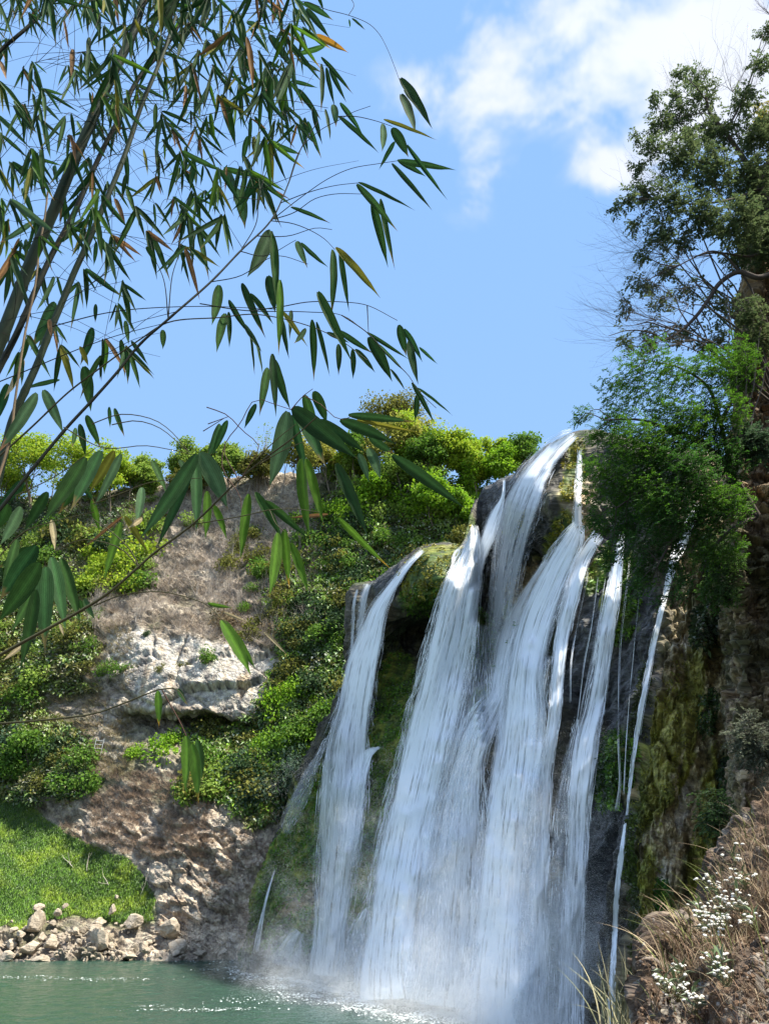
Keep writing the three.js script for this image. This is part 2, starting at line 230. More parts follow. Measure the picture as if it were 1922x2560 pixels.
// ---------------------------------------------------------------- the cliff of the falls
// q is how far a place stands back from the upright plane over the foot of the falls
const planeOf = (k) => (k < 0.125 ? [36, 0.538, 0.843] : [26.8, 0.363, 0.932]);
const fallD = (px, py, q) => { const k = kOf(px, py), [c, a, b] = planeOf(k); return (c + q) / (a + b * k); };
const fall = (px, py, q) => at(px, py, fallD(px, py, q));
const qOf = (p) => { const [c, a, b] = planeOf(-p.x / p.z); return -p.z * (a + b * (-p.x / p.z)) - c; };
const fallCols = [
  [[878, 1478, 9], [868, 1600, 8], [858, 1730, 7], [795, 1870, 6], [735, 1990, 5], [690, 2110, 4], [645, 2260, 2], [610, 2400, 0]],
  [[935, 1458, 9], [925, 1570, 8], [890, 1700, 7], [855, 1830, 5.5], [830, 1960, 4], [815, 2110, 3], [790, 2270, 1.3], [765, 2432, 0]],
  [[1005, 1398, 9.5], [985, 1505, 6.5], [975, 1600, 9], [950, 1750, 8], [925, 1880, 6], [905, 2050, 4], [880, 2230, 2], [855, 2452, 0]],
  [[1080, 1356, 10], [1068, 1460, 5.2], [1068, 1560, 13.5], [1045, 1700, 9.8], [1015, 1850, 7], [985, 2030, 5], [950, 2240, 2.5], [920, 2472, 0]],
  [[1160, 1358, 10], [1150, 1455, 7], [1135, 1580, 10.5], [1110, 1720, 8.5], [1090, 1870, 7], [1060, 2040, 4.5], [1020, 2250, 2], [980, 2492, 0]],
  [[1212, 1225, 10.5], [1195, 1335, 9.5], [1185, 1470, 11], [1165, 1650, 9], [1150, 1850, 7], [1120, 2050, 5], [1080, 2270, 2.5], [1050, 2505, 0]],
  [[1285, 1186, 11.5], [1262, 1310, 9], [1245, 1450, 12], [1220, 1650, 10], [1195, 1850, 7.5], [1170, 2050, 5], [1140, 2280, 2.5], [1120, 2525, 0]],
  [[1345, 1140, 12], [1312, 1275, 7], [1305, 1400, 14], [1290, 1600, 10], [1265, 1800, 7.3], [1240, 2030, 4.5], [1220, 2280, 2], [1200, 2548, 0]],
  [[1415, 1092, 12.5], [1385, 1270, 7.6], [1378, 1410, 12.5], [1365, 1560, 9], [1340, 1780, 6.5], [1320, 2030, 4], [1300, 2290, 2], [1290, 2580, 0]],
  [[1475, 1082, 13], [1455, 1270, 9], [1445, 1400, 9], [1425, 1550, 8], [1405, 1780, 6], [1390, 2020, 4], [1375, 2300, 2], [1370, 2605, 0]],
  [[1560, 1100, 13], [1540, 1290, 11], [1525, 1430, 9.5], [1500, 1600, 7.8], [1480, 1800, 5.8], [1460, 2020, 4], [1450, 2300, 2], [1440, 2635, 0]],
  [[1640, 1120, 14], [1620, 1310, 11.5], [1600, 1450, 10], [1578, 1620, 8], [1550, 1820, 6], [1530, 2040, 4], [1520, 2320, 2], [1505, 2665, 0]],
  [[1720, 1130, 14], [1695, 1320, 11], [1665, 1460, 9], [1632, 1640, 7], [1598, 1850, 4.8], [1578, 2065, 3], [1572, 2330, 1.6], [1568, 2690, 0]],
  [[1800, 1150, 15], [1770, 1330, 12.5], [1725, 1460, 10.5], [1690, 1640, 8.6], [1650, 1850, 7], [1622, 2065, 6], [1612, 2330, 5], [1605, 2710, 4.5]],
  [[1900, 1150, 16], [1860, 1340, 14], [1805, 1470, 12.5], [1770, 1650, 11], [1735, 1860, 10], [1695, 2075, 9], [1672, 2340, 8.5], [1660, 2730, 8]],
  [[2050, 1150, 17], [1990, 1340, 15], [1930, 1480, 14], [1890, 1660, 13], [1850, 1870, 12.5], [1800, 2080, 12], [1770, 2350, 11.5], [1750, 2750, 11]],
];
const fallNet = [];
{
  const cols = fallCols.map((c) => { const pts = c.map(([x, y, q]) => fall(x, y, q)); const lip = pts[0]; const foot = pts[pts.length - 1].clone(); foot.y = -5; return [V(lip.x + 34, lip.y - 1, lip.z - 26), V(lip.x + 8, lip.y + 0.4, lip.z - 6.5), ...pts, foot]; });
  const first = cols[0], back = first.map((p, i) => (i < 2 ? V(p.x - 1, p.y - 3, p.z - 8) : V(p.x + 4, p.y - (i < 4 ? 2.5 : 0), p.z - 16))); cols.unshift(back);
  for (let r = 0; r < cols[0].length; r++) fallNet.push(cols.map((c) => c[r]));
}
const spot = (px, py, list) => { let s = 0; for (const [x, y, w, h, t = 0] of list) { const a = t * Math.PI / 180, dx = px - x, dy = py - y, c = Math.cos(a), d = Math.sin(a), u = (dx * c + dy * d) / w, v = (dy * c - dx * d) / h; s = Math.max(s, 1 - Math.sqrt(u * u + v * v)); } return s; };
// moss, bare lime rock and grey wet rock on the cliff: centre, half sizes, tilt in degrees
const MOSS = [[1090, 1425, 110, 70, -25], [1060, 1500, 70, 40, 0], [775, 2080, 70, 200, 20], [700, 2180, 50, 160, 22], [915, 2130, 60, 220, 8], [960, 1880, 60, 200, 12], [1000, 1760, 70, 140, 0], [1400, 1400, 40, 70, 20], [1430, 1180, 30, 90, 12], [1410, 1330, 30, 60, 0], [1530, 1920, 60, 110, 12], [1560, 1500, 40, 120, 10], [1500, 1420, 30, 80, 20], [1645, 1900, 60, 240, 12], [1700, 1760, 50, 240, 15], [1770, 2050, 40, 220, 8], [1620, 2250, 40, 160, 5], [1210, 1760, 40, 80, 10], [1270, 1620, 30, 120, 14], [1180, 1600, 60, 90, 0], [1150, 1300, 30, 80, 0], [1350, 1560, 30, 120, 15], [1290, 1310, 30, 50, 0], [740, 2330, 90, 60, -20], [905, 2290, 60, 50, 0]];
const TAN = [[1145, 1385, 50, 40, -15], [1440, 1300, 30, 120, 10], [1425, 1230, 20, 60, 10], [1360, 1450, 40, 60, 20], [915, 2190, 35, 70, 5], [740, 2240, 45, 90, 8], [1590, 1930, 26, 90, 8], [1690, 2120, 36, 200, 10], [1735, 1600, 60, 110, 16], [1770, 1500, 30, 80, 20], [1680, 1700, 30, 200, 14], [1300, 1500, 40, 90, 22], [830, 2300, 60, 80, 0], [1380, 2190, 50, 60, -15], [1610, 2400, 40, 150, 3]];
const CREAM = [[1742, 1590, 46, 90, 20], [1765, 1520, 24, 50, 25], [1700, 1680, 26, 60, 18], [1688, 2110, 15, 170, 11], [1597, 1950, 14, 60, 6], [1150, 1385, 42, 32, -15]], OLIVE = [[1782, 2050, 26, 190, 5], [1765, 2230, 22, 120, 6], [1640, 2330, 16, 160, 4], [1720, 1880, 18, 160, 12]];
const GREY = [[1240, 1240, 80, 90, 0], [980, 1440, 60, 70, -45], [1490, 1560, 60, 300, 10], [1580, 1680, 60, 280, 10], [1470, 1700, 50, 260, 8], [1540, 2100, 60, 120, 0], [1310, 1330, 90, 80, 0], [1460, 2200, 90, 250, 0]];
const facing = V();
const fallPush = (p, n, px, py, u, v) => {
  if (v > 0.2) n.lerp(facing.set(-p.x, 0, -p.z).normalize(), 0.45).normalize();
  const along = p.x * 0.54 - p.z * 0.84, flute = ridge(along * 0.42, p.y * 0.055, 3.1, 3), fine = ridge(along * 1.25 + 7, p.y * 0.16, 9.2, 3), lump = fbm(p.x * 0.14, p.y * 0.11, p.z * 0.14, 4), knob = fbm(p.x * 0.75, p.y * 0.6, p.z * 0.75, 4);
  const top = smooth(0.22, 0.32, v);   // the river bed above the lip stays smooth
  const drip = ridge(along * 3.1, p.y * 0.32, 21.7, 2) + noise(along * 5, p.y * 2.2, 4) * 0.7;
  const near = smooth(1600, 1700, px) * top, lobes = near > 0 ? near * ((smooth(0, 0.3, cells(p.x * 0.55, p.y * 0.33, p.z * 0.55)[0]) - 0.5) * 0.7 + (smooth(0, 0.35, cells(p.x * 1.7, p.y * 1.2, p.z * 1.7)[0]) - 0.5) * 0.34 + noise(p.x * 5, p.y * 3, p.z * 5) * 0.08) : 0;
  return lobes + lump * 2.0 * lerp(0.4, 1, top) + top * ((flute - 0.45) * 1.5 + (fine - 0.5) * 0.62 + (drip - 0.5) * 0.16) + knob * 0.85 * lerp(0.45, 1, top);
};
const fallColour = (p, px, py) => {
  const w = fbm(p.x * 0.25, p.y * 0.18, p.z * 0.25, 4), m = fbm(p.x * 1.2, p.y * 0.8, p.z * 1.2, 4), along = p.x * 0.54 - p.z * 0.84, s = fbm(along * 0.9, p.y * 0.07, 2, 4), jx = px + w * 55 + m * 22, jy = py + m * 45 + s * 60;
  let c = mixC([0.065, 0.062, 0.05], [0.155, 0.14, 0.095], smooth(-0.25, 0.3, m + s * 0.6));
  c = mixC(c, mixC([0.42, 0.33, 0.16], [0.7, 0.57, 0.33], smooth(-0.25, 0.3, m + s * 0.5)), smooth(1560, 1660, jx - (2100 - py) * 0.13));
  c = mixC(c, [0.05, 0.075, 0.025], smooth(-0.02, 0.3, w + m * 0.4) * 0.8);
  c = mixC(c, mixC([0.075, 0.08, 0.088], [0.135, 0.14, 0.15], smooth(-0.3, 0.3, m + s)), smooth(0, 0.35, spot(jx, jy, GREY)) * 0.9);
  c = mixC(c, mixC([0.40, 0.29, 0.145], [0.66, 0.56, 0.38], smooth(-0.15, 0.35, m)), smooth(0.0, 0.3, spot(jx, jy, TAN)) * 0.92);
  c = mixC(c, mixC([0.28, 0.25, 0.03], [0.46, 0.46, 0.045], smooth(-0.3, 0.3, m + s)), smooth(0, 0.3, spot(jx, jy, OLIVE)) * 0.9);
  c = mixC(c, mixC([0.56, 0.44, 0.27], [0.82, 0.74, 0.6], smooth(-0.3, 0.2, m)), smooth(0, 0.25, spot(jx, jy, CREAM)));
  let g = mixC([0.075, 0.14, 0.015], [0.26, 0.29, 0.03], smooth(-0.25, 0.3, m * 0.8 + w)); const dry = smooth(1580, 1640, px) * smooth(1380, 1500, py); g = mixC(g, mixC([0.24, 0.25, 0.03], [0.5, 0.46, 0.08], smooth(-0.25, 0.3, m)), dry); c = mixC(c, g, smooth(0.0, 0.3, spot(jx, jy, MOSS) - dry * 0.12) * (0.95 - dry * 0.15));  // right-hand moss made lighter in colour to offset its shade
  return c;
};
const cliff = setting('waterfall_cliff', sheet(fallNet, 700, 560, fallPush, fallColour, true, 0.3, (p) => [p.x * 0.54 - p.z * 0.84, p.y + p.x * 0.3]), rockMaterial(0.16, 0.7), 'mossy fluted limestone cliff that the waterfall runs down');
const cliffAt = probe(cliff.geometry);

// the rounded buttress of lime rock right of the falls
const buttNet = [[1742, 1360], [1735, 1400], [1702, 1490], [1672, 1600], [1640, 1720], [1612, 1850], [1588, 1980], [1572, 2070], [1578, 2200], [1588, 2350], [1596, 2500], [1604, 2640]].map(([x, y], i) => {
  x += 20; const bulge = Math.sin(i * 1.7) * 0.35, w = lerp(0.62, 1, smooth(1380, 1700, y)); const row = [at(x + 30, y, 43), at(x + 6, y, 37.5), at(x, y, 35.6), at(x + 30 * w, y, 35.2), at(x + 62 * w, y, 35 + bulge), at(x + 100 * w, y, 34.9 - bulge), at(x + 140 * w, y, 34.8 + bulge * 0.6), at(x + 190 * w, y, 34.7), at(x + 260 * w, y, 34.6), at(x + 380 * w, y, 34.4)];
  return row;
});
buttNet.unshift(buttNet[0].map((p) => V(p.x + 3, p.y + 0.6, p.z - 4)));
const outTo = V(), proud = (p, n, k) => n.lerp(outTo.set(-p.x, 0, -p.z).normalize(), k).normalize();   // relief mostly stands out towards the gorge
const buttPush = (p, n) => {
  proud(p, n, 0.75);
  const wx = p.x + fbm(p.x, p.y * 0.6, p.z, 2) * 0.5, l1 = smooth(0, 0.45, cells(wx * 0.85, p.y * 0.3, p.z * 0.85)[0]), l2 = smooth(0, 0.45, cells(wx * 2.1, p.y * 1.1, p.z * 2.1)[0]), l3 = smooth(0, 0.45, cells(p.x * 5.2, p.y * 3.6, p.z * 5.2)[0]);
  return (l1 - 0.5) * 0.75 + (l2 - 0.5) * 0.34 + (l3 - 0.5) * 0.13 + fbm(p.x * 0.5, p.y * 0.2, p.z * 0.5, 4) * 0.8 + (ridge(p.x * 3.2 + p.z, p.y * 0.3, 3, 2) - 0.5) * 0.16 + fbm(p.x * 8, p.y * 6, p.z * 8, 2) * 0.06;
};
const buttress = setting('rock_buttress', sheet(buttNet, 340, 460, buttPush, (p, px, py) => fallColour(p, px, py), true, 0.55, (p) => [p.x, p.y]), rockMaterial(0.07, 0.85), 'golden mossy buttress of lumpy lime rock right of the falls');
const buttressAt = probe(buttress.geometry);

// ---------------------------------------------------------------- the near cliff on the right
const nearEdge = [[1905, 420, 29.5], [1882, 640, 29], [1872, 800, 28.6], [1862, 1000, 28.4], [1845, 1130, 28], [1838, 1300, 28], [1832, 1450, 28.2], [1850, 1560, 29.6], [1846, 1720, 29.2], [1850, 1850, 29], [1846, 2000, 28.6], [1830, 2200, 28], [1815, 2500, 27.4]];
const nearCols = [[0, 0], [38, 0.2], [95, 0.5], [300, 1.8]].map(([dx, dd]) => nearEdge.map(([x, y, d]) => [x + dx, y - dx * 0.15, d - dd]));
const nearNet = [];
{
  const cols = nearCols.map((c) => { const pts = c.map(([x, y, d]) => at(x, y, d)); const t = pts[0]; return [V(t.x + 20, t.y + 9, t.z - 12), V(t.x + 5, t.y + 3, t.z - 3), ...pts, V(pts[pts.length - 1].x, -5, pts[pts.length - 1].z)]; });
  cols.unshift(cols[0].map((p) => V(p.x + 3, p.y, p.z - 9)));
  const last = cols[cols.length - 1];
  const rise = (dx, dz, k) => last.map((p, i) => V(p.x + dx - (i < 6 ? (6 - i) * 0.9 * k : 0), p.y + (i < 6 ? (6 - i) * 4 * k : 0), p.z + dz));
  cols.push(rise(0.5, 9, 0), rise(1.5, 24, -0.3), rise(1.2, 45, -0.3), rise(2, 74, 0));  // unseen part of the rim is lowered to let sun onto the bank
  for (let r = 0; r < cols[0].length; r++) nearNet.push(cols.map((c) => c[r]));
}
const nearPush = (p, n, px, py) => {
  proud(p, n, 0.6);
  const [b1, id1] = cells(p.x * 0.55, p.y * 0.8, p.z * 0.4), [b2, id2] = cells(p.x * 1.3, p.y * 2.3, p.z * 1.1), [b3, id3] = cells(p.x * 3.2, p.y * 5.2, p.z * 3), low = smooth(1700, 1850, py);
  return lerp(1, 0.5, low) * ((id1 - 0.5) * 1.2 * smooth(0, 0.12, b1) + (id2 - 0.5) * 0.6 * smooth(0, 0.1, b2) - (1 - smooth(0, 0.09, b2)) * 0.25 + (id3 - 0.5) * 0.2 - (1 - smooth(0, 0.1, b3)) * 0.07) + fbm(p.x * 0.6, p.y * 0.6, p.z * 0.6, 4) * 0.7;
};
const nearColour = (p, px, py) => {
  const m = fbm(p.x * 0.9, p.y * 0.7, p.z * 0.9, 4), w = fbm(p.x * 0.3, p.y * 0.3, p.z * 0.3, 3), [, id] = cells(p.x * 1.3, p.y * 2.3, p.z * 1.1);
  let c = mixC([0.27, 0.2, 0.13], [0.6, 0.45, 0.28], smooth(-0.3, 0.35, m + (id - 0.5) * 0.5));
  c = mixC(c, [0.1, 0.12, 0.05], smooth(0.0, 0.3, w + m * 0.3) * 0.7);
  return c;
};
const nearCliff = setting('near_cliff', sheet(nearNet, 360, 620, nearPush, nearColour, true, 0.7, (p) => [p.x - p.z * 0.3, p.y]), rockMaterial(0.08, 0.9), 'dark brown blocky rock wall rising beside the falls');
const nearAt = probe(nearCliff.geometry);

// ---------------------------------------------------------------- the bank beside the viewer
const bankNet = [
  [[1560, 2760, 5.2], [1700, 2720, 4.6], [1900, 2680, 4.2], [2200, 2640, 4]],
  [[1585, 2590, 6.2], [1690, 2560, 5.6], [1850, 2470, 5.2], [2150, 2330, 5]],
  [[1625, 2505, 7.2], [1700, 2440, 6.6], [1830, 2350, 6.2], [2150, 2200, 6]],
  [[1655, 2440, 8.6], [1730, 2350, 8], [1850, 2230, 7.6], [2150, 2080, 7.4]],
  [[1690, 2390, 10.5], [1760, 2270, 10], [1860, 2130, 9.6], [2150, 1980, 9.4]],
  [[1730, 2350, 13], [1800, 2190, 12.4], [1885, 2040, 12], [2150, 1890, 11.6]],
  [[1775, 2420, 17], [1850, 2230, 17], [1930, 2060, 17], [2150, 1880, 16]],
].map((r) => { const pts = r.map(([x, y, d]) => at(x, y, d)); const f = pts[0]; return [V(f.x - 1.2, f.y - 4.5, f.z + 0.2), ...pts]; });
const bankPush = (p, n) => { const [b, id] = cells(p.x * 2.2, p.y * 2.2, p.z * 2.2), [b2, id2] = cells(p.x * 7, p.y * 7, p.z * 7); return fbm(p.x * 0.9, p.y * 0.9, p.z * 0.9, 5) * 0.4 + (id - 0.5) * 0.22 * smooth(0, 0.15, b) + (id2 - 0.5) * 0.09 * smooth(0, 0.2, b2) + fbm(p.x * 11, p.y * 11, p.z * 11, 2) * 0.03; };
const bankColour = (p) => { const m = fbm(p.x * 2.2, p.y * 2.2, p.z * 2.2, 4), w = fbm(p.x * 0.8, p.y * 0.8, p.z * 0.8, 3); return mixC(mixC([0.115, 0.08, 0.056], [0.3, 0.275, 0.25], smooth(0.0, 0.22, m + w * 0.9)), [0.175, 0.11, 0.062], smooth(-0.05, 0.2, fbm(p.x * 1.6 + 8, p.y * 1.6, p.z * 1.6, 3)) * 0.6); };
const bank = setting('near_bank', sheet(bankNet, 260, 340, bankPush, bankColour, false, 1.2, (p) => [p.x + p.y * 0.4, p.z - p.y * 0.6]), rockMaterial(0.05, 0.95), 'bank of brown earth and grey stone beside the viewer');
const bankAt = probe(bank.geometry);

// ---------------------------------------------------------------- the pool
{
  const nu = 420, nv = 420, g = new THREE.PlaneGeometry(1, 1, nu, nv), p = g.attributes.position, uv = g.attributes.uv;
  for (let i = 0; i < p.count; i++) {
    const u = p.getX(i) + 0.5, v = p.getY(i) + 0.5, z = -lerp(-30, 118, Math.pow(v, 0.8)), x = lerp(-120, 60, u);
    const foot = Math.exp(-Math.max(0, (-qOf(V(x, 0, z < -8 ? z : -8)))) * 0.06);
    p.setXYZ(i, x, fbm(x * 0.5, z * 0.7, 1, 4) * 0.11 + noise(x * 0.09, z * 0.12, 3) * 0.06 + fbm(x * 0.9, z * 0.9, 7, 3) * 0.22 * foot, z); uv.setXY(i, x * 0.11, z * 0.11);
  }
  g.computeVertexNormals();
  const ripples = tileNoise(512, (u, v) => [0.5 + torus(u, v, 9, 5, 77) * 1.1]);
  setting('pool_water', g, new THREE.MeshPhysicalMaterial({ color: new THREE.Color().setRGB(0.034, 0.075, 0.056), roughness: 0.14, ior: 1.33, bumpMap: ripples, bumpScale: 0.09, side: THREE.DoubleSide }), 'deep green rippled pool below the falls');
  const bed = new THREE.PlaneGeometry(1600, 1600); bed.rotateX(-Math.PI / 2); bed.translate(0, -6, 0);
  setting('ground', bed, new THREE.MeshStandardMaterial({ color: new THREE.Color().setRGB(0.1, 0.1, 0.06), roughness: 1 }), 'valley floor under and beyond the pool');
}



// ---------------------------------------------------------------- the ground that the viewer and the bamboo stand on
{
  const net = []; for (let j = 0; j <= 8; j++) { const row = []; for (let i = 0; i <= 8; i++) { const x = lerp(-12, 7, i / 8), z = lerp(10, -10, j / 8); row.push(V(x, 6.25 - smooth(-4.6, -9, z) * 9 + Math.max(0, x - 2.5) * 0.2, z)); } net.push(row); }
  setting('viewing_bank', sheet(net, 120, 120, bankPush, bankColour, false, 1.2, (p) => [p.x, p.z]), rockMaterial(0.05, 0.95), 'earth bank under the viewer and the bamboo');
}

// ---------------------------------------------------------------- falling water
const streak = tileNoise(512, (u, v) => { const a = u * 2 * Math.PI, b = v * 2 * Math.PI; const n = (f, s, k) => noise(Math.cos(a) * f + s, Math.sin(a) * f, Math.cos(b) * k + s) + noise(Math.cos(a) * f, Math.sin(a) * f + s * 3, Math.sin(b) * k + s * 2);
  const t = 0.5 + n(3, 1, 1) * 0.3 + n(8, 5, 2) * 0.34 + n(18, 9, 5) * 0.34 + n(36, 2, 12) * 0.18; return [0.36 + 0.64 * smooth(-0.12, 0.58, t)]; });
const sheetMaterial = new THREE.MeshPhysicalMaterial({ color: new THREE.Color().setRGB(0.85, 0.91, 0.97), roughness: 0.55, vertexColors: true, transparent: true, alphaMap: streak, bumpMap: streak, bumpScale: 0.05, side: THREE.DoubleSide });
const strandMaterial = new THREE.MeshPhysicalMaterial({ color: new THREE.Color().setRGB(0.88, 0.92, 0.97), roughness: 0.5, side: THREE.DoubleSide });
function pathAt(path, t) {   // path of [px, py, width, density], Catmull-Rom by arc length
  const n = path.length - 1, x = clamp(t) * n, i = Math.min(n - 1, Math.floor(x)), f = x - i, g = (k) => cr(path[Math.max(0, i - 1)][k], path[i][k], path[i + 1][k], path[Math.min(n, i + 2)][k], f);
  return [g(0), g(1), Math.max(1.5, g(2)), g(3)];
}
const sprayList = [];
let fallSeed = 100;
const towards = V(), outwardAt = (p) => towards.set(-p.x, 0, -p.z).normalize();
function waterfall(label, path, { solid = 0.9, strands = 1, free = true, off = 0.55, spray = 1, group = 'streams of the waterfall', wisp = 1 } = {}) {
  const r = rng(fallSeed++), LANES = 7, pts = [];
  path = path.map(([x, y, w, d = 1]) => [x, y, w < 16 ? w : w * 1.2, d]);
  const lens = [0]; for (let i = 1; i < path.length; i++) lens.push(lens[i - 1] + Math.hypot(path[i][0] - path[i - 1][0], path[i][1] - path[i - 1][1]));
  const total = lens[lens.length - 1], byLen = (s) => { const l = s * total; let i = 1; while (i < path.length - 1 && lens[i] < l) i++; return (i - 1 + (l - lens[i - 1]) / (lens[i] - lens[i - 1])) / (path.length - 1); };
  const ROWS = Math.max(12, Math.round(total / 16)), low = Array(LANES).fill(1e9), net = [], info = [];
  for (let j = 0; j <= ROWS; j++) {
    const t = byLen(j / ROWS), c = pathAt(path, t), a = pathAt(path, t - 0.01), b = pathAt(path, t + 0.01), dx = b[0] - a[0], dy = b[1] - a[1], l = Math.hypot(dx, dy) || 1, nx = dy / l, ny = -dx / l, qs = [];
    for (let i = 0; i < LANES; i++) {
      const s = (i / (LANES - 1) - 0.5), px = c[0] + nx * c[2] * s, py = c[1] + ny * c[2] * s, hit = cliffAt(px, py);
      qs.push([px, py, hit ? qOf(hit.p) : null]);
    }
    net.push(qs); info.push(c);
  }
  for (const row of net) { const known = row.map((e) => e[2]).filter((x) => x !== null).sort((a, b) => a - b); row.q = known.length ? known[known.length >> 1] : null; }
  for (let j = 0; j <= ROWS; j++) { if (net[j].q === null) { let d = 1; while (d <= ROWS && (net[j + d]?.q ?? net[j - d]?.q ?? null) === null) d++; net[j].q = net[j + d]?.q ?? net[j - d]?.q ?? 5; } for (let i = 0; i < LANES; i++) { let q = net[j][i][2]; if (q === null || Math.abs(q - net[j].q) > 5) q = net[j].q; if (free || q > low[i] + 2) q = Math.min(q, low[i]); low[i] = q; net[j][i][2] = q; } }
  // even out the lanes, then build places: the middle stands proud
  for (let k = 0; k < 3; k++) for (let j = 0; j <= ROWS; j++) for (let i = 0; i < LANES; i++) { const v = [[j, i]]; if (i > 0) v.push([j, i - 1]); if (i < LANES - 1) v.push([j, i + 1]); if (j > 0) v.push([j - 1, i]); if (j < ROWS) v.push([j + 1, i]); net[j][i][3] = v.reduce((s, [a, b]) => s + net[a][b][2], 0) / v.length; if (i === LANES - 1) for (const e of net[j]) e[2] = Math.min(e[2], e[3]); }
  const P3 = net.map((row, j) => row.map(([px, py, q], i) => { const s = i / (LANES - 1) * 2 - 1, wm = info[j][2] / FOCAL * 60; return fall(px, py, q - off - (1 - s * s) * Math.min(1.2, wm * 0.16)); }));
  const root = thing('waterfall', label, 'waterfall', group, P3[0][3].clone());
  const o = root.position, NU = clamp(Math.round(info.reduce((s, c) => s + c[2], 0) / info.length / 3), 4, 40), NV = ROWS * 2, tmp = V();
  const pos = [], col = [], uv = [], idx = [];
  const wMean = info.reduce((s, c) => s + c[2], 0) / info.length / FOCAL * 60, len = total / FOCAL * 62, uo = r(), vo = r();
  for (let j = 0; j <= NV; j++) for (let i = 0; i <= NU; i++) {
    const u = i / NU, v = j / NV; netPoint(P3, u, v, tmp);
    const rr = ridge(u * wMean * 0.9 + fallSeed, v * len * 0.05, 3, 3) - 0.4; tmp.addScaledVector(outwardAt(tmp), rr * 0.35);
    pos.push(tmp.x - o.x, tmp.y - o.y, tmp.z - o.z);
    const d = info[Math.min(ROWS, Math.round(v * ROWS))][3], e = Math.min(u, 1 - u) * 2, ragged = smooth(0, 0.42, e + noise(u * 9, v * len * 0.12, fallSeed) * 0.35);
    const a = solid * d * ragged * smooth(0, 0.02, v) * (j === NV ? 0 : 1); col.push(1, 1, 1, clamp(a * 1.25)); uv.push(u * wMean * 0.13 + uo, v * len * 0.034 + vo);
    if (i < NU && j < NV) { const k = j * (NU + 1) + i, q = k + NU + 1; idx.push(k, q, k + 1, k + 1, q, q + 1); }
  }
  const g = new THREE.BufferGeometry(); g.setAttribute('position', new THREE.Float32BufferAttribute(pos, 3)); g.setAttribute('color', new THREE.Float32BufferAttribute(col, 4)); g.setAttribute('uv', new THREE.Float32BufferAttribute(uv, 2)); g.setIndex(idx); g.computeVertexNormals();
  if (solid > 0.02) part(root, 'water_sheet', g, sheetMaterial);
  // threads of white water that run down the sheet
  const sp = [], si = []; const count = Math.round(strands * wMean * len * 14 + 7), side = V(), prev = V(), q = V();
  for (let n = 0; n < count; n++) {
    const edge = r() < 0.34; const u0 = edge ? (r() < 0.5 ? r() * 0.2 - 0.06 : 1.06 - r() * 0.2) : r(), v0 = r() * 1.05 - 0.08, slim = wMean < 0.26, lv = (slim ? 0.2 + r() * 0.5 : 0.008 + r() * r() * 0.1) * Math.min(1, 26 / len + 0.4), wd = (0.006 + r() * r() * 0.026) * wisp * (slim ? 0.6 : 1), lift = r() * r() * 0.6, drift = (r() - 0.5) * 0.12, SEG = slim ? 14 : 4;
    const d0 = info[Math.round(clamp(v0 + lv / 2) * ROWS)][3]; if (r() > 0.3 + d0) continue;
    const b0 = sp.length / 3; let ok = 0;
    for (let k = 0; k <= SEG; k++) {
      const t = k / SEG, v = v0 + lv * t; if (v < 0 || v > 1) continue;
      const uu = u0 + drift * t + noise(n * 3.1, v * 9, 2) * 0.02; netPoint(P3, clamp(uu), v, tmp); netPoint(P3, 1, v, q); netPoint(P3, 0, v, side); side.subVectors(q, side); if (side.lengthSq() < 1e-6) side.set(0.5, 0, 0.8); tmp.addScaledVector(side, uu - clamp(uu)); side.normalize();
      tmp.addScaledVector(outwardAt(tmp), lift + 0.06 + (ridge(u0 * wMean * 0.9 + fallSeed, v * len * 0.05, 3, 3) - 0.4) * 0.35);
      const ww = wd * Math.sin(Math.PI * clamp(0.06 + t * 0.9)); sp.push(tmp.x - side.x * ww - o.x, tmp.y - side.y * ww - o.y, tmp.z - side.z * ww - o.z, tmp.x + side.x * ww - o.x, tmp.y + side.y * ww - o.y, tmp.z + side.z * ww - o.z);
      if (ok) { const b = b0 + (ok - 1) * 2; si.push(b, b + 2, b + 1, b + 1, b + 2, b + 3); } ok++;
    }
  }
  const sg = new THREE.BufferGeometry(); sg.setAttribute('position', new THREE.Float32BufferAttribute(sp, 3)); sg.setIndex(si); sg.computeVertexNormals();
  part(root, 'water_threads', sg, strandMaterial, 'stuff');
  // drops that leave the stream, more of them lower down
  const drops = Math.round(spray * wMean * len * 6);
  for (let n = 0; n < drops; n++) { const v = Math.pow(r(), 0.7), u = r(); netPoint(P3, u, v, tmp); tmp.addScaledVector(outwardAt(tmp), 0.2 + r() * r() * 2.6 * v); const jit = Math.min(1, wMean) * (0.3 + v) * 0.9; tmp.x += (r() - 0.5) * jit; tmp.y += (r() - 0.5) * 0.8; tmp.z += (r() - 0.5) * jit; sprayList.push([tmp.x, tmp.y, tmp.z, 0.006 + r() * r() * 0.02]); }
  return P3;
}
waterfall('broad white fall pouring from the notch beside the yellow mossy hump', [[1187, 1316, 14], [1180, 1370, 40], [1166, 1430, 66], [1150, 1495, 82], [1130, 1590, 96], [1108, 1690, 104], [1085, 1790, 112], [1063, 1900, 116], [1043, 1990, 118], [1025, 2068, 120], [1004, 2190, 124], [986, 2321, 128], [978, 2430, 140], [980, 2500, 150]], { solid: 1, strands: 1.5 });
waterfall('wide white fall down the middle of the cliff below the leafy tree', [[1447, 1314, 22], [1426, 1361, 50], [1396, 1415, 62], [1367, 1480, 72], [1338, 1553, 76], [1318, 1632, 80], [1308, 1710, 84], [1305, 1795, 98], [1294, 1903, 104], [1279, 2011, 112], [1268, 2120, 120], [1257, 2264, 130, .95], [1248, 2350, 138, .9], [1240, 2480, 150, .9], [1234, 2590, 160, .9]], { solid: 1, strands: 1.5 });
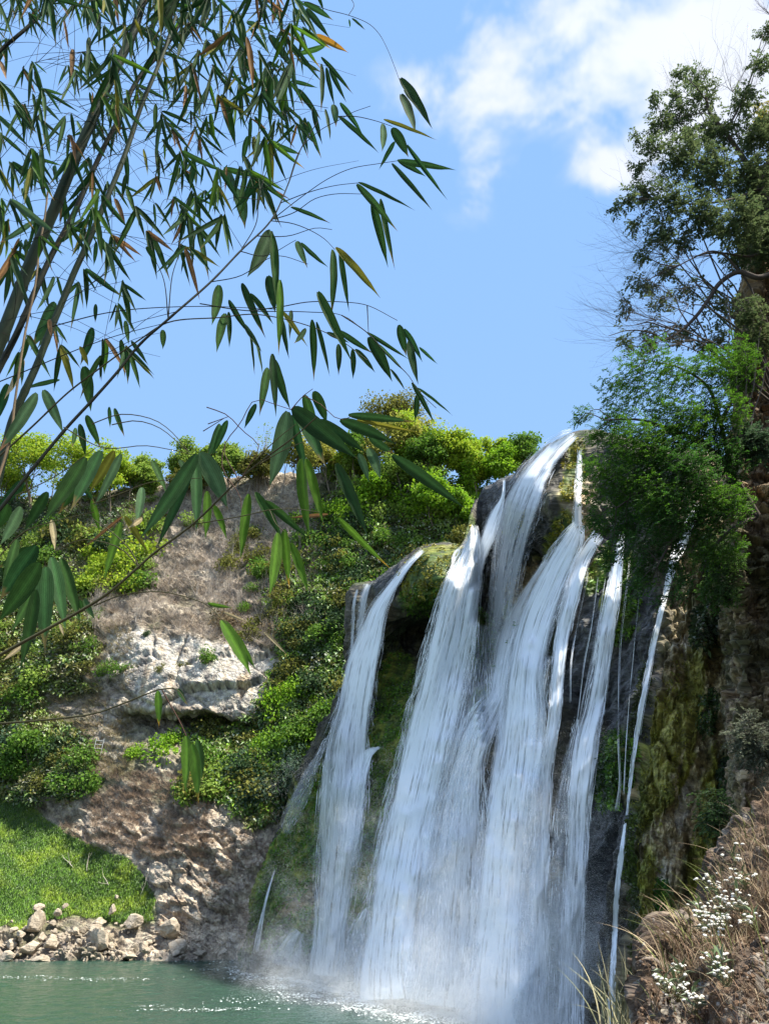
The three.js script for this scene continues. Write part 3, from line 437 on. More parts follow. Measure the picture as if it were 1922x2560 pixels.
waterfall('left-hand veil fall that slides off a smooth dark ramp', [[1058, 1376, 10, .9], [1021, 1414, 15, 1], [990, 1455, 19, 1], [968, 1488, 26, 1], [945, 1530, 40, 1], [925, 1595, 56, .95], [906, 1660, 66, .9], [895, 1720, 70, .8], [885, 1780, 74, .7], [872, 1850, 88, .55], [865, 1930, 98, .5], [858, 2000, 100, .5], [850, 2080, 96, .5], [842, 2160, 90, .5], [833, 2250, 80, .5], [826, 2330, 72, .5], [815, 2442, 74, .5]], { solid: 0.95, strands: 1.2 });
waterfall('short stream curling off a round mossy knob beside the veil fall', [[952, 1868, 6, .5], [936, 1874, 14, .7], [915, 1892, 30], [896, 1940, 44], [886, 2000, 46, .8], [878, 2080, 46, .55], [870, 2170, 42, .35]], { solid: 0.7, strands: 1.4 });
waterfall('small side spill at the left end of the lip', [[922, 1460, 14], [910, 1490, 18, .8], [900, 1560, 16, .6], [894, 1660, 14, .4]], { solid: 0.5, strands: 1.2, spray: 0.5 });
waterfall('thin upright spill on the far left edge of the lip', [[894, 1474, 6], [885, 1510, 9], [881, 1590, 9, .8], [878, 1660, 8, .6]], { solid: 0.45, strands: 1, spray: 0.3 });
waterfall('lacy trickle fanning over moss left of the veil fall', [[814, 1846, 5], [790, 1905, 18, .8], [765, 1960, 32, .7], [742, 2010, 36, .7], [724, 2050, 30, .5], [714, 2085, 18, .3]], { solid: 0.22, strands: 2.2, spray: 0.6, off: 0.4 });
waterfall('low cascade over the mossy apron at the foot of the cliff', [[750, 2328, 24], [734, 2350, 52], [722, 2380, 74, .8], [712, 2416, 84, .6]], { solid: 0.3, strands: 2.2, off: 0.5 });
waterfall('low cascade between the veil fall and the broad white fall', [[918, 2272, 14], [902, 2310, 34, .8], [888, 2370, 52, .6], [876, 2440, 64, .5]], { solid: 0.35, strands: 2, off: 0.6 });
waterfall('single trickle on the dark rock rib at the lower left of the cliff', [[688, 2170, 3], [668, 2240, 5], [652, 2310, 8, .7], [640, 2380, 14, .4]], { solid: 0.2, strands: 2, spray: 0.2, off: 0.35 });
waterfall('rill spilling down the cream rock left of the broad white fall', [[1150, 1372, 6], [1134, 1388, 8], [1130, 1430, 9], [1112, 1470, 12], [1102, 1530, 14, .6], [1098, 1600, 12, .4]], { solid: 0.7, strands: 1.6, off: 0.3, spray: 0.5 });
waterfall('water sheet sliding over the highest round lip and dripping as a curtain', [[1436, 1086, 22, .9], [1396, 1115, 40, .9], [1362, 1152, 52, .9], [1332, 1196, 66, .85], [1312, 1240, 80, .7], [1294, 1290, 86, .42], [1278, 1350, 80, .32], [1264, 1440, 72, .28], [1252, 1550, 64, .25], [1242, 1680, 56, .22], [1232, 1860, 50, .15]], { solid: 0.85, strands: 1.5 });
waterfall('narrow fall running down the grey domed rock to the notch', [[1260, 1200, 7], [1256, 1245, 11], [1238, 1290, 28, .9], [1219, 1345, 34, .8], [1203, 1390, 26, .9], [1192, 1440, 22, .8]], { solid: 0.8, strands: 1.5, spray: 0.6 });
waterfall('middle fall that starts as a thread and spreads over a rock knee', [[1366, 1402, 5], [1324, 1466, 11], [1290, 1535, 28, .9], [1268, 1600, 42, .85], [1254, 1670, 40, .85], [1240, 1740, 42, .85], [1212, 1790, 60, .8], [1187, 1840, 70, .8], [1170, 1890, 76, .75], [1158, 1950, 92, .7], [1150, 2030, 112, .65], [1142, 2130, 126, .6], [1132, 2260, 136, .6], [1120, 2400, 146, .6], [1108, 2518, 150, .65]], { solid: 0.85, strands: 1.4 });
waterfall('stream beside the leafy tree dropping from the highest lip', [[1449, 1128, 12], [1446, 1200, 16, .8], [1443, 1260, 18, .7], [1443, 1320, 22, .9]], { solid: 0.6, strands: 1.4, spray: 0.5 });
waterfall('slender fall down black rock right of the wide middle fall', [[1496, 1338, 22], [1463, 1388, 28], [1444, 1433, 33], [1425, 1505, 34], [1404, 1596, 30], [1393, 1690, 28], [1385, 1795, 25], [1368, 1903, 27], [1357, 2011, 32, .9], [1349, 2120, 40, .8], [1338, 2264, 52, .7], [1330, 2400, 66, .65], [1324, 2590, 80, .6]], { solid: 0.8, strands: 1.6, off: 0.45 });
waterfall('straight bright fall on the dark slab below the drooping branches', [[1556, 1330, 10], [1544, 1408, 20], [1533, 1488, 30], [1516, 1578, 34], [1504, 1660, 34], [1484, 1776, 40], [1466, 1850, 48], [1455, 1939, 50], [1447, 2011, 48, .9], [1443, 2100, 46, .7], [1437, 2190, 46, .6], [1432, 2265, 46, .55], [1428, 2400, 48, .5], [1424, 2620, 54, .5]], { solid: 0.88, strands: 1.6, off: 0.45 });
waterfall('longest thin fall, last one before the tan mossy buttress', [[1750, 1256, 12], [1714, 1336, 22, .9], [1683, 1406, 17], [1668, 1469, 15], [1652, 1532, 13], [1633, 1611, 12], [1614, 1706, 12], [1596, 1801, 11], [1585, 1880, 9, .8], [1576, 1950, 8, .6], [1566, 2040, 7, .5]], { solid: 0.95, strands: 2, off: 0.4, spray: 0.5 });
waterfall('lone jet leaping clear of the rock at the lower right of the cliff', [[1562, 2058, 6], [1555, 2110, 11], [1549, 2160, 13], [1541, 2228, 12], [1536, 2336, 13], [1530, 2450, 15, .9], [1524, 2640, 17, .8]], { solid: 0.95, strands: 2.4, off: 1.2, spray: 2 });
waterfall('spurt over a rock knob low in the middle of the falls', [[1166, 2130, 4], [1132, 2172, 10], [1104, 2204, 24], [1080, 2240, 28, .9], [1068, 2310, 26, .7], [1068, 2400, 32, .5], [1064, 2500, 36, .3]], { solid: 0.6, strands: 2, off: 1.0 });
waterfall('second low spurt nearer the wide middle fall', [[1232, 2314, 5], [1212, 2345, 14], [1196, 2380, 24, .9], [1184, 2440, 32, .7], [1172, 2540, 36, .4]], { solid: 0.55, strands: 2, off: 1.0 });
waterfall('faint veil between the broad white fall and the spreading middle fall', [[1205, 1560, 30, .3], [1190, 1700, 60, .35], [1165, 1850, 80, .4], [1120, 2020, 84, .4], [1085, 2200, 90, .45], [1065, 2380, 96, .5], [1050, 2505, 100, .5]], { solid: 0.6, strands: 0.7, off: 0.9 });
waterfall('faint veil between the wide middle fall and the slender fall', [[1372, 1640, 14, .3], [1352, 1760, 30, .4], [1340, 1900, 46, .45], [1322, 2080, 56, .5], [1306, 2300, 64, .5], [1296, 2580, 72, .5]], { solid: 0.6, strands: 0.7, off: 0.8 });
waterfall('faint veil between the slender fall and the straight bright fall', [[1440, 1800, 12, .3], [1420, 1930, 30, .35], [1405, 2080, 44, .4], [1392, 2280, 54, .4], [1384, 2600, 60, .4]], { solid: 0.5, strands: 0.7, off: 0.7 });
const thread = 'single threads of water on the dark slab';
for (const [what, p] of [['thread of water left of the straight bright fall', [[1494, 1440, 4], [1476, 1570, 4], [1458, 1668, 4], [1437, 1830, 4], [1414, 1921, 4], [1396, 1993, 6]]], ['thread of water hugging the straight bright fall', [[1512, 1450, 4], [1494, 1560, 5], [1476, 1668, 6], [1454, 1776, 6], [1430, 1939, 6], [1430, 2047, 7]]], ['fine thread right of the straight bright fall', [[1574, 1400, 3], [1562, 1505, 4], [1553, 1578, 4], [1548, 1660, 4], [1545, 1850, 4], [1549, 1957, 5], [1540, 2030, 10]]], ['faint thread midway across the grey slab', [[1600, 1450, 3], [1586, 1600, 3], [1572, 1750, 3], [1564, 1860, 4], [1558, 1990, 6]]], ['thread on black rock beside the slender fall', [[1480, 1370, 4], [1462, 1470, 5], [1443, 1560, 5], [1428, 1650, 5], [1424, 1760, 5]]], ['thread edging the dark cave under the middle fall', [[1186, 1650, 3], [1165, 1682, 6], [1148, 1722, 7], [1140, 1770, 8, .6]]], ['thin drip left of the tan mossy buttress', [[1645, 1560, 3], [1630, 1660, 4], [1612, 1760, 4], [1600, 1840, 4]]], ['drip line under the grey domed rock', [[1232, 1270, 3], [1212, 1320, 4], [1198, 1372, 5]]]])
  waterfall(what, p, { solid: 0.05, strands: 0.3, off: 0.3, spray: 0.5, wisp: 0.8, group: thread });
// mist and flying drops round the foot of the falls
{
  const r = rng(51), foot = fallCols.map((c) => { const e = c[c.length - 1]; return fall(e[0], e[1], e[2]).setY(0); });
  const clouds = [];
  for (let n = 0; n < 5600; n++) {
    const s = Math.pow(r(), 0.85) * 11.5, i = Math.floor(s), f = foot[i].clone().lerp(foot[i + 1], s - i), out = -Math.log(1 - r() * 0.98) * 2.8 - 1.5, up = -Math.log(1 - r() * 0.985) * (n % 2 ? 4.0 : 1.2);
    const puff = fbm(f.x * 0.2 + out * 0.1, up * 0.2, f.z * 0.2, 3); if (puff < r() * 0.4 - 0.3) continue;
    f.x += -0.84 * out + (r() - 0.5) * 3; f.z += 0.54 * out + (r() - 0.5) * 3; f.y = up + 0.3; if (s < 1 && r() > s) continue;
    clouds.push([f, 1.0 + r() * 0.8]);
  }
  const drop = new THREE.OctahedronGeometry(1, 0), m = new THREE.Matrix4(), e = new THREE.Euler(), qn = new THREE.Quaternion(), sc = V();
  const bits = []; for (let n = 0; n < 1200; n++) { const b = new THREE.TetrahedronGeometry(0.0032 + r() * r() * 0.0042, 0); b.rotateX(r() * 6); b.rotateY(r() * 6); const d = V(r() - 0.5, r() - 0.5, r() - 0.5).normalize().multiplyScalar(Math.pow(r(), 0.6)); b.translate(d.x, d.y, d.z); bits.push(b); }
  instanced('mist', mergeGeometries(bits), new THREE.MeshStandardMaterial({ color: new THREE.Color().setRGB(0.93, 0.95, 0.97), roughness: 0.8 }), clouds.map(([f, s]) => [new THREE.Matrix4().compose(f, qn.setFromEuler(e.set(r() * 6, r() * 6, r() * 6)), sc.set(s, s, s))]), 'pale mist drifting at the foot of the falls');
  instanced('spray', drop, new THREE.MeshStandardMaterial({ color: new THREE.Color().setRGB(0.86, 0.9, 0.94), roughness: 0.6 }), sprayList.map(([x, y, z, s]) => [new THREE.Matrix4().compose(V(x, y, z), qn.setFromEuler(e.set(r() * 6, r() * 6, r() * 6)), sc.set(s, s * 1.5, s))]), 'fine white drops flying off the falling streams');
  // foam where the streams strike the pool
  const fl = [], flat = new THREE.CircleGeometry(1, 6); flat.rotateX(-Math.PI / 2);
  for (let n = 0; n < 42000; n++) {
    const s = r() * 10.5, i = Math.floor(s), f = foot[i].clone().lerp(foot[i + 1], s - i), out = -Math.log(1 - r() * 0.96) * 2.0 - 0.5; f.x += -0.84 * out; f.z += 0.54 * out; f.y = 0.1 + r() * 0.14;
    if (noise(f.x * 0.35, f.z * 0.35, 8) + r() * 0.5 < 0.2) continue; const sz = 0.015 + r() * r() * 0.08; fl.push([new THREE.Matrix4().compose(f, qn.setFromEuler(e.set((r() - 0.5) * 0.5, r() * 6, (r() - 0.5) * 0.5)), sc.set(sz * 1.6, 1, sz))]);
  }
  const px0 = (a) => a;
  const bars = [[640, 2407, 240, 3], [800, 2446, 180, 4], [850, 2505, 300, 5], [960, 2502, 200, 6], [1130, 2542, 150, 4], [60, 2447, 120, 2], [250, 2452, 180, 2], [380, 2520, 60, 1], [500, 2530, 200, 2]];
  for (const [x, y, w, h] of bars) for (let n = 0; n < w * h * 0.55; n++) { const a = r() + r() + r() - 1.5, b = r() + r() + r() - 1.5, px = x + a * w, py = y + b * h * 2.2 + noise(px0(a) * 4, y, 2) * 5, k = mOf(py), D = -EYE / k; if (!(k < 0)) continue; const f = at(px, py, D).setY(0.1 + r() * 0.08), sz = 0.015 + r() * r() * 0.06; fl.push([new THREE.Matrix4().compose(f, qn.setFromEuler(e.set((r() - 0.5) * 0.4, r() * 6, 0)), sc.set(sz * 2, 1, sz))]); }
  instanced('foam', flat, new THREE.MeshStandardMaterial({ color: new THREE.Color().setRGB(0.82, 0.87, 0.88), roughness: 0.7, side: THREE.DoubleSide }), fl, 'white foam flecks on the pool at the foot of the falls');
}

// ---------------------------------------------------------------- plants
class Build {   // gathers triangles: positions, colours
  constructor() { this.p = []; this.c = []; this.i = []; this.n = []; }
  tube(path, radii, col, sides = 4) {   // a limb that tapers along a bent line
    const b = this.p.length / 3, d = V(), x = V(), y = V(), ref = V(0.31, 0.2, 0.93);
    for (let k = 0; k < path.length; k++) {
      d.subVectors(path[Math.min(path.length - 1, k + 1)], path[Math.max(0, k - 1)]).normalize(); x.crossVectors(d, ref); if (x.lengthSq() < 0.01) x.set(1, 0, 0); x.normalize(); y.crossVectors(d, x);
      for (let s = 0; s < sides; s++) { const a = s / sides * 2 * Math.PI, cx = Math.cos(a), sy = Math.sin(a), R = radii[k]; const nx = x.x * cx + y.x * sy, ny = x.y * cx + y.y * sy, nz = x.z * cx + y.z * sy; this.p.push(path[k].x + nx * R, path[k].y + ny * R, path[k].z + nz * R); this.n.push(nx, ny, nz); this.c.push(...col); }
      if (k) for (let s = 0; s < sides; s++) { const a0 = b + (k - 1) * sides + s, a1 = b + (k - 1) * sides + (s + 1) % sides; this.i.push(a0, a1, a0 + sides, a1, a1 + sides, a0 + sides); }
    }
  }
  leaf(c, dir, nor, len, wid, col) {   // a folded rhomb from stalk to tip
    const b = this.p.length / 3, s = V().crossVectors(dir, nor).normalize(), k = 0.5, up = 0.12 * len;
    const pts = [[c.x, c.y, c.z], [c.x + dir.x * len * k + s.x * wid + nor.x * up, c.y + dir.y * len * k + s.y * wid + nor.y * up, c.z + dir.z * len * k + s.z * wid + nor.z * up], [c.x + dir.x * len, c.y + dir.y * len, c.z + dir.z * len], [c.x + dir.x * len * k - s.x * wid + nor.x * up, c.y + dir.y * len * k - s.y * wid + nor.y * up, c.z + dir.z * len * k - s.z * wid + nor.z * up]];
    for (const q of pts) { this.p.push(...q); this.n.push(nor.x, nor.y, nor.z); this.c.push(...col); }
    this.i.push(b, b + 1, b + 2, b, b + 2, b + 3);
  }
  geometry() { const g = new THREE.BufferGeometry(); g.setAttribute('position', new THREE.Float32BufferAttribute(this.p, 3)); g.setAttribute('normal', new THREE.Float32BufferAttribute(this.n, 3)); g.setAttribute('color', new THREE.Float32BufferAttribute(this.c, 3)); g.setIndex(this.i); return g; }
}
const leafMaterial = new THREE.MeshPhysicalMaterial({ vertexColors: true, roughness: 1, transmission: 0.42, thickness: 0, specularIntensity: 0.3, side: THREE.DoubleSide });
const barkMaterial = new THREE.MeshStandardMaterial({ vertexColors: true, roughness: 0.95, side: THREE.DoubleSide });
const dirIn = (r) => { let x, y, z, l; do { x = r() * 2 - 1; y = r() * 2 - 1; z = r() * 2 - 1; l = x * x + y * y + z * z; } while (l > 1 || l < 0.01); l = Math.sqrt(l); return V(x / l, y / l, z / l); };
const tint = (r, a, b, spread = 0.25) => { const t = r(), k = 1 + (r() - 0.5) * spread * 2; return [lerp(a[0], b[0], t) * k, lerp(a[1], b[1], t) * k, lerp(a[2], b[2], t) * k]; };
// leaves scattered through a flattened ball, denser near its skin
function clump(B, r, c, R, n, size, a, b, { flat = 0.7, up = 0.6, hang = 0, narrow = 0.38 } = {}) {
  for (let k = 0; k < n; k++) {
    const d = dirIn(r), rad = R * Math.pow(r(), 0.42), p = V(c.x + d.x * rad, c.y + d.y * rad * flat, c.z + d.z * rad);
    const nor = dirIn(r).multiplyScalar(0.75).add(V(d.x * 0.3, up + d.y * 0.3, d.z * 0.3)).normalize(), along = dirIn(r).addScaledVector(d, 0.7); along.y -= hang; along.addScaledVector(nor, -along.dot(nor)).normalize();
    const l = size * (0.6 + r() * 0.8); B.leaf(p, along, nor, l, l * narrow, tint(r, a, b));
  }
}
// a trunk that forks; returns the tips
function fork(B, r, from, dir, len, rad, level, col, opt, tips) {
  const path = [from.clone()], radii = [rad], d = dir.clone(), p = from.clone(), SEG = level > 2 ? 4 : 3;
  for (let k = 1; k <= SEG; k++) { d.addScaledVector(dirIn(r), opt.crook ?? 0.22); d.y += (opt.lift ?? 0.04); d.normalize(); p.addScaledVector(d, len / SEG); path.push(p.clone()); radii.push(rad * (1 - 0.42 * k / SEG)); }
  B.tube(path, radii, col, level > 2 ? 6 : level > 1 ? 4 : 3);
  if (level <= 0) { tips.push([p.clone(), d.clone()]); return; }
  const n = (opt.kids ?? 3) + (r() < 0.4 ? 1 : 0);
  for (let k = 0; k < n; k++) {
    const t = k === 0 ? 1 : 0.45 + r() * 0.55, i = Math.min(SEG - 1, Math.floor(t * SEG)), q = path[i].clone().lerp(path[i + 1], t * SEG - i), e = d.clone().addScaledVector(dirIn(r), k === 0 ? 0.3 : (opt.spread ?? 0.95)); e.y += opt.rise ?? 0.12; e.normalize();
    fork(B, r, q, e, len * (opt.shrink ?? 0.72) * (0.8 + r() * 0.4), rad * (k === 0 ? 0.58 : 0.45), level - 1, col, opt, tips);
  }
}
const KINDS = {   // base colours of the leaves
  yellow: [[0.22, 0.37, 0.025], [0.37, 0.45, 0.035]], bright: [[0.14, 0.31, 0.016], [0.26, 0.42, 0.024]], green: [[0.08, 0.19, 0.022], [0.15, 0.26, 0.03]], pale: [[0.17, 0.29, 0.045], [0.27, 0.37, 0.06]],
  olive: [[0.12, 0.14, 0.028], [0.21, 0.21, 0.042]], dark: [[0.035, 0.08, 0.03], [0.065, 0.115, 0.042]], blue: [[0.045, 0.095, 0.058], [0.08, 0.14, 0.078]], brown: [[0.28, 0.28, 0.06], [0.37, 0.38, 0.07]], straw: [[0.24, 0.19, 0.11], [0.16, 0.12, 0.07]],
};
const BARK = [0.16, 0.13, 0.10], GREYBARK = [0.25, 0.225, 0.2];
function tree(label, group, base, height, half, kind, seed, { leaves = 1, level = 3, bare = false, kids = 3, spread = 0.95, lean = V(), size = 0.3, name = 'tree' } = {}) {
  const r = rng(seed), root = thing(name, label, bare ? 'bare tree' : 'tree', group, base), T = new Build(), L = new Build(), tips = [], dir = V((r() - 0.5) * 0.3, 1, (r() - 0.5) * 0.3).add(lean).normalize();
  fork(T, r, V(0, -0.6, 0), dir, height * 0.42, height * 0.022, level, bare ? GREYBARK : BARK, { kids, spread: spread * clamp(half / height * 1.8, 0.5, 1.2), rise: 0.1 }, tips);
  let mx = 0.1, my = 0.1; for (const [p] of tips) { mx = Math.max(mx, Math.hypot(p.x, p.z)); my = Math.max(my, p.y); }
  const sx = half / mx, sy = height / (my + 0.6); const fit = (a) => { for (let i = 0; i < a.length; i += 3) { a[i] *= sx; a[i + 2] *= sx; a[i + 1] *= sy; } };
  fit(T.p); part(root, 'trunk', T.geometry(), barkMaterial);
  if (!bare) {
    const [a, b] = KINDS[kind]; for (const [p] of tips) clump(L, r, V(p.x * sx, p.y * sy, p.z * sx), half * (0.2 + r() * 0.17), Math.round(90 * leaves * (0.4 + r())), size, a, b, { flat: 0.5, up: 0.7 });
    part(root, 'crown', L.geometry(), leafMaterial);
  } else if (leaves > 0.01 && kind) { const [a, b] = KINDS[kind]; for (const [p] of tips) clump(L, r, V(p.x * sx, p.y * sy, p.z * sx), half * 0.12, Math.round(5 * leaves), size, a, b); part(root, 'crown', L.geometry(), leafMaterial); }
  return root;
}
// a few shrubs of each kind, copied with their parts
const shrubs = {};
function shrubOf(kind, v) {
  const key = kind + v; if (shrubs[key]) return shrubs[key];
  const r = rng(900 + v * 37 + kind.length * 101 + kind.charCodeAt(0)), L = new Build(), S = new Build(), [a, b] = KINDS[kind], n = 9;
  for (let k = 0; k < n; k++) { const g = k / n, an = r() * 6.28, ra = Math.sqrt(g) * 0.62, c = V(Math.cos(an) * ra, 0.2 + (1 - g) * 0.62 * r() + 0.1, Math.sin(an) * ra * 0.8), R = 0.26 + r() * 0.2; clump(L, r, c, R, 105, 0.095, a, b, { flat: 0.8, up: 0.5, hang: 0.25 }); S.tube([V(0, -0.25, 0), V(c.x * 0.4, c.y * 0.5, c.z * 0.4), c], [0.03, 0.022, 0.01], BARK, 4); }
  return (shrubs[key] = { leaf: L.geometry(), stem: S.geometry() });
}
function shrub(label, group, pos, sx, sy, kind, v, turn, name = 'shrub') { const s = shrubOf(kind, v), root = thing(name, label, 'shrub', group, pos); root.rotation.y = turn; root.scale.set(sx, sy, sx); part(root, 'stems', s.stem, barkMaterial); part(root, 'foliage', s.leaf, leafMaterial); return root; }
const dryGeo = [0, 1, 2].map((v) => { const r = rng(70 + v), B = new Build(), tips = []; for (let k = 0; k < 7; k++) fork(B, r, V((r() - 0.5) * 0.4, -0.1, (r() - 0.5) * 0.3), V((r() - 0.5) * 1.1, 1, (r() - 0.5) * 0.9).normalize(), 0.42, 0.014, 3, mixC([0.46, 0.41, 0.36], [0.3, 0.25, 0.2], r()), { kids: 2, spread: 0.6, shrink: 0.75 }, tips); return B.geometry(); });

// trees along the rim: foot x, foot y, top y, half width in pixels, kind, label
const rim = [
  [1000, 1225, 1018, 105, 'yellow', 'tall yellow-green tree, widest crown on the rim above the mossy hump'], [1110, 1240, 1052, 88, 'yellow', 'yellow spring tree just left of the grey domed rock'], [925, 1230, 1052, 75, 'brown', 'brown-budded airy tree on the rim behind the bamboo tips'], [1055, 1215, 1030, 70, 'brown', 'russet airy tree between two yellow trees on the rim'],
  [960, 1190, 1000, 85, 'olive', 'dark olive tree topping the rim, highest of its cluster'], [1300, 1245, 1078, 74, 'green', 'round green tree right against the top of the falls'], [1195, 1290, 1120, 66, 'bright', 'vivid green tree in front of the yellow rim trees'], [1085, 1325, 1190, 76, 'bright', 'low vivid green tree beside the grey domed rock'], [1250, 1240, 1130, 52, 'bright', 'small vivid green tree left of the round green tree'],
  [1160, 1240, 1105, 60, 'yellow', 'short yellow tree filling the gap beside the vivid green tree'], [430, 1245, 1100, 72, 'pale', 'pale green domed tree on the rim in the gap of the bamboo'], [525, 1240, 1112, 50, 'pale', 'small pale green tree right of the domed rim tree'], [365, 1235, 1135, 46, 'pale', 'small pale tree left of the domed rim tree'], [80, 1285, 1100, 92, 'yellow', 'yellow-green tree behind the lower bamboo culms'], [185, 1285, 1105, 84, 'yellow', 'second yellow-green tree from the left edge of the rim'], [275, 1290, 1128, 70, 'yellow', 'third yellow-green tree from the left edge of the rim'], [5, 1300, 1130, 74, 'yellow', 'yellow-green tree cut by the left edge of the picture'],
  [640, 1240, 1130, 50, 'olive', 'low olive tree at the foot of the bare rim trees'], [875, 1240, 1110, 66, 'yellow', 'low yellow tree under the brown-budded ones'], [1020, 1290, 1150, 70, 'pale', 'pale layered tree below the yellow rim trees'], [960, 1300, 1180, 60, 'bright', 'bright layered tree left of the pale layered one'], [1140, 1330, 1220, 56, 'bright', 'bright tree tucked behind the grey domed rock'], [480, 1250, 1160, 50, 'olive', 'low olive tree under the pale domed tree'], [320, 1260, 1150, 54, 'pale', 'pale tree left of the small rim trees'], [230, 1270, 1120, 60, 'green', 'green tree among the yellow ones behind the bamboo'],
  [890, 1220, 1085, 60, 'green', 'mid-green tree behind the low yellow tree'], [990, 1215, 1090, 64, 'bright', 'fresh green tree under the widest yellow crown'], [1075, 1225, 1095, 62, 'green', 'mid-green tree under the russet airy tree'], [1150, 1235, 1090, 58, 'bright', 'fresh green tree behind the short yellow tree'], [1215, 1230, 1105, 54, 'yellow', 'yellow-green tree two left of the round green tree'], [840, 1235, 1110, 56, 'pale', 'pale tree at the left end of the rim cluster'], [1275, 1235, 1110, 46, 'bright', 'small fresh tree touching the round green tree'],
  [745, 1235, 1092, 54, 'brown', 'thin brown-budded tree behind the large hanging bamboo leaves'], [825, 1235, 1075, 60, 'brown', 'brown-budded tree left of the airy rim cluster'], [570, 1235, 1118, 44, 'pale', 'thin pale tree beside the bare rim trees'],
];
const metres = (px, D) => px / FOCAL * D * 1.12;
rim.forEach(([x, y, top, half, kind, label], i) => { const h = slopeAt(x, y), D = h ? -h.p.z : 145, p = h ? h.p : at(x, y, D), H = at(x, top, D).y - p.y; tree(label, 'trees along the rim of the gorge', p, H, metres(half * 1.15, D), kind, 300 + i, { leaves: kind === 'brown' ? 0.6 : 1.15, size: 0.46, level: 3, kids: 4 }); });
[[620, 1235, 1055, 46, 'grey bare tree on the rim, leftmost of the leafless ones'], [668, 1225, 1062, 50, 'grey bare tree on the rim, second of the leafless ones'], [705, 1235, 1085, 44, 'grey bare tree on the rim behind the hanging bamboo leaf'], [945, 1190, 985, 40, 'bare crown sticking out above the olive rim tree'], [130, 1255, 1075, 44, 'faint bare tree behind the bamboo culms'], [590, 1240, 1100, 40, 'low bare tree beside the pale rim tree']].forEach(([x, y, top, half, label], i) => { const h = slopeAt(x, y), D = h ? -h.p.z : 145, p = h ? h.p : at(x, y, D); tree(label, 'bare trees along the rim', p, at(x, top, D).y - p.y, metres(half, D), 'pale', 400 + i, { bare: true, leaves: 0.8, size: 0.3, level: 4, kids: 2 }); });

// thickets on the slope: [x0, x1, y0, y1, count, kinds, half width in pixels, label, group]
const thickets = [
  [830, 1190, 1200, 1300, 18, ['bright', 'pale', 'bright'], 44, 'bright layered bush on the upper bank between rim trees and falls'], [820, 1200, 1280, 1480, 28, ['green', 'olive', 'dark', 'green'], 44, 'green bush above the left end of the falls'],
  [720, 880, 1440, 1640, 20, ['green', 'dark', 'olive'], 39, 'bush in the steep gully left of the veil fall'], [680, 870, 1600, 1860, 26, ['green', 'olive', 'bright', 'dark'], 40, 'bush low in the gully left of the veil fall'], [600, 760, 1820, 2010, 17, ['blue', 'dark', 'blue'], 44, 'dark blue-green bush at the foot of the gully'], [480, 680, 1800, 1990, 20, ['olive', 'pale', 'olive', 'green'], 42, 'yellowish bush below the pale rock face'], [640, 800, 1760, 1900, 10, ['green', 'bright'], 39, 'fresh green bush between gully and pale rock face'],
  [-60, 250, 1480, 1760, 24, ['olive', 'green', 'olive', 'pale'], 39, 'olive bush on the slope left of the pale rock face'], [-80, 110, 1780, 1930, 20, ['blue', 'green', 'green'], 44, 'dense green bush above the grass mound'], [80, 230, 1850, 1990, 11, ['green', 'olive', 'dark'], 39, 'low bush between grass mound and pale rock face'], [-80, 380, 1240, 1480, 37, ['pale', 'green', 'dark', 'olive', 'yellow'], 49, 'bush on the upper slope behind the bamboo'], [560, 860, 1240, 1440, 18, ['olive', 'brown', 'green'], 36, 'scrubby bush on the upper slope right of the dry brush'], [300, 560, 1230, 1330, 7, ['pale', 'olive'], 31, 'small bush near the rim above the dry brush'], [560, 720, 1440, 1600, 11, ['olive', 'straw', 'green'], 34, 'faded bush above the right end of the pale rock face'], [250, 700, 1600, 1680, 5, ['green', 'olive'], 23, 'tuft of bush growing on the pale rock face'],
];
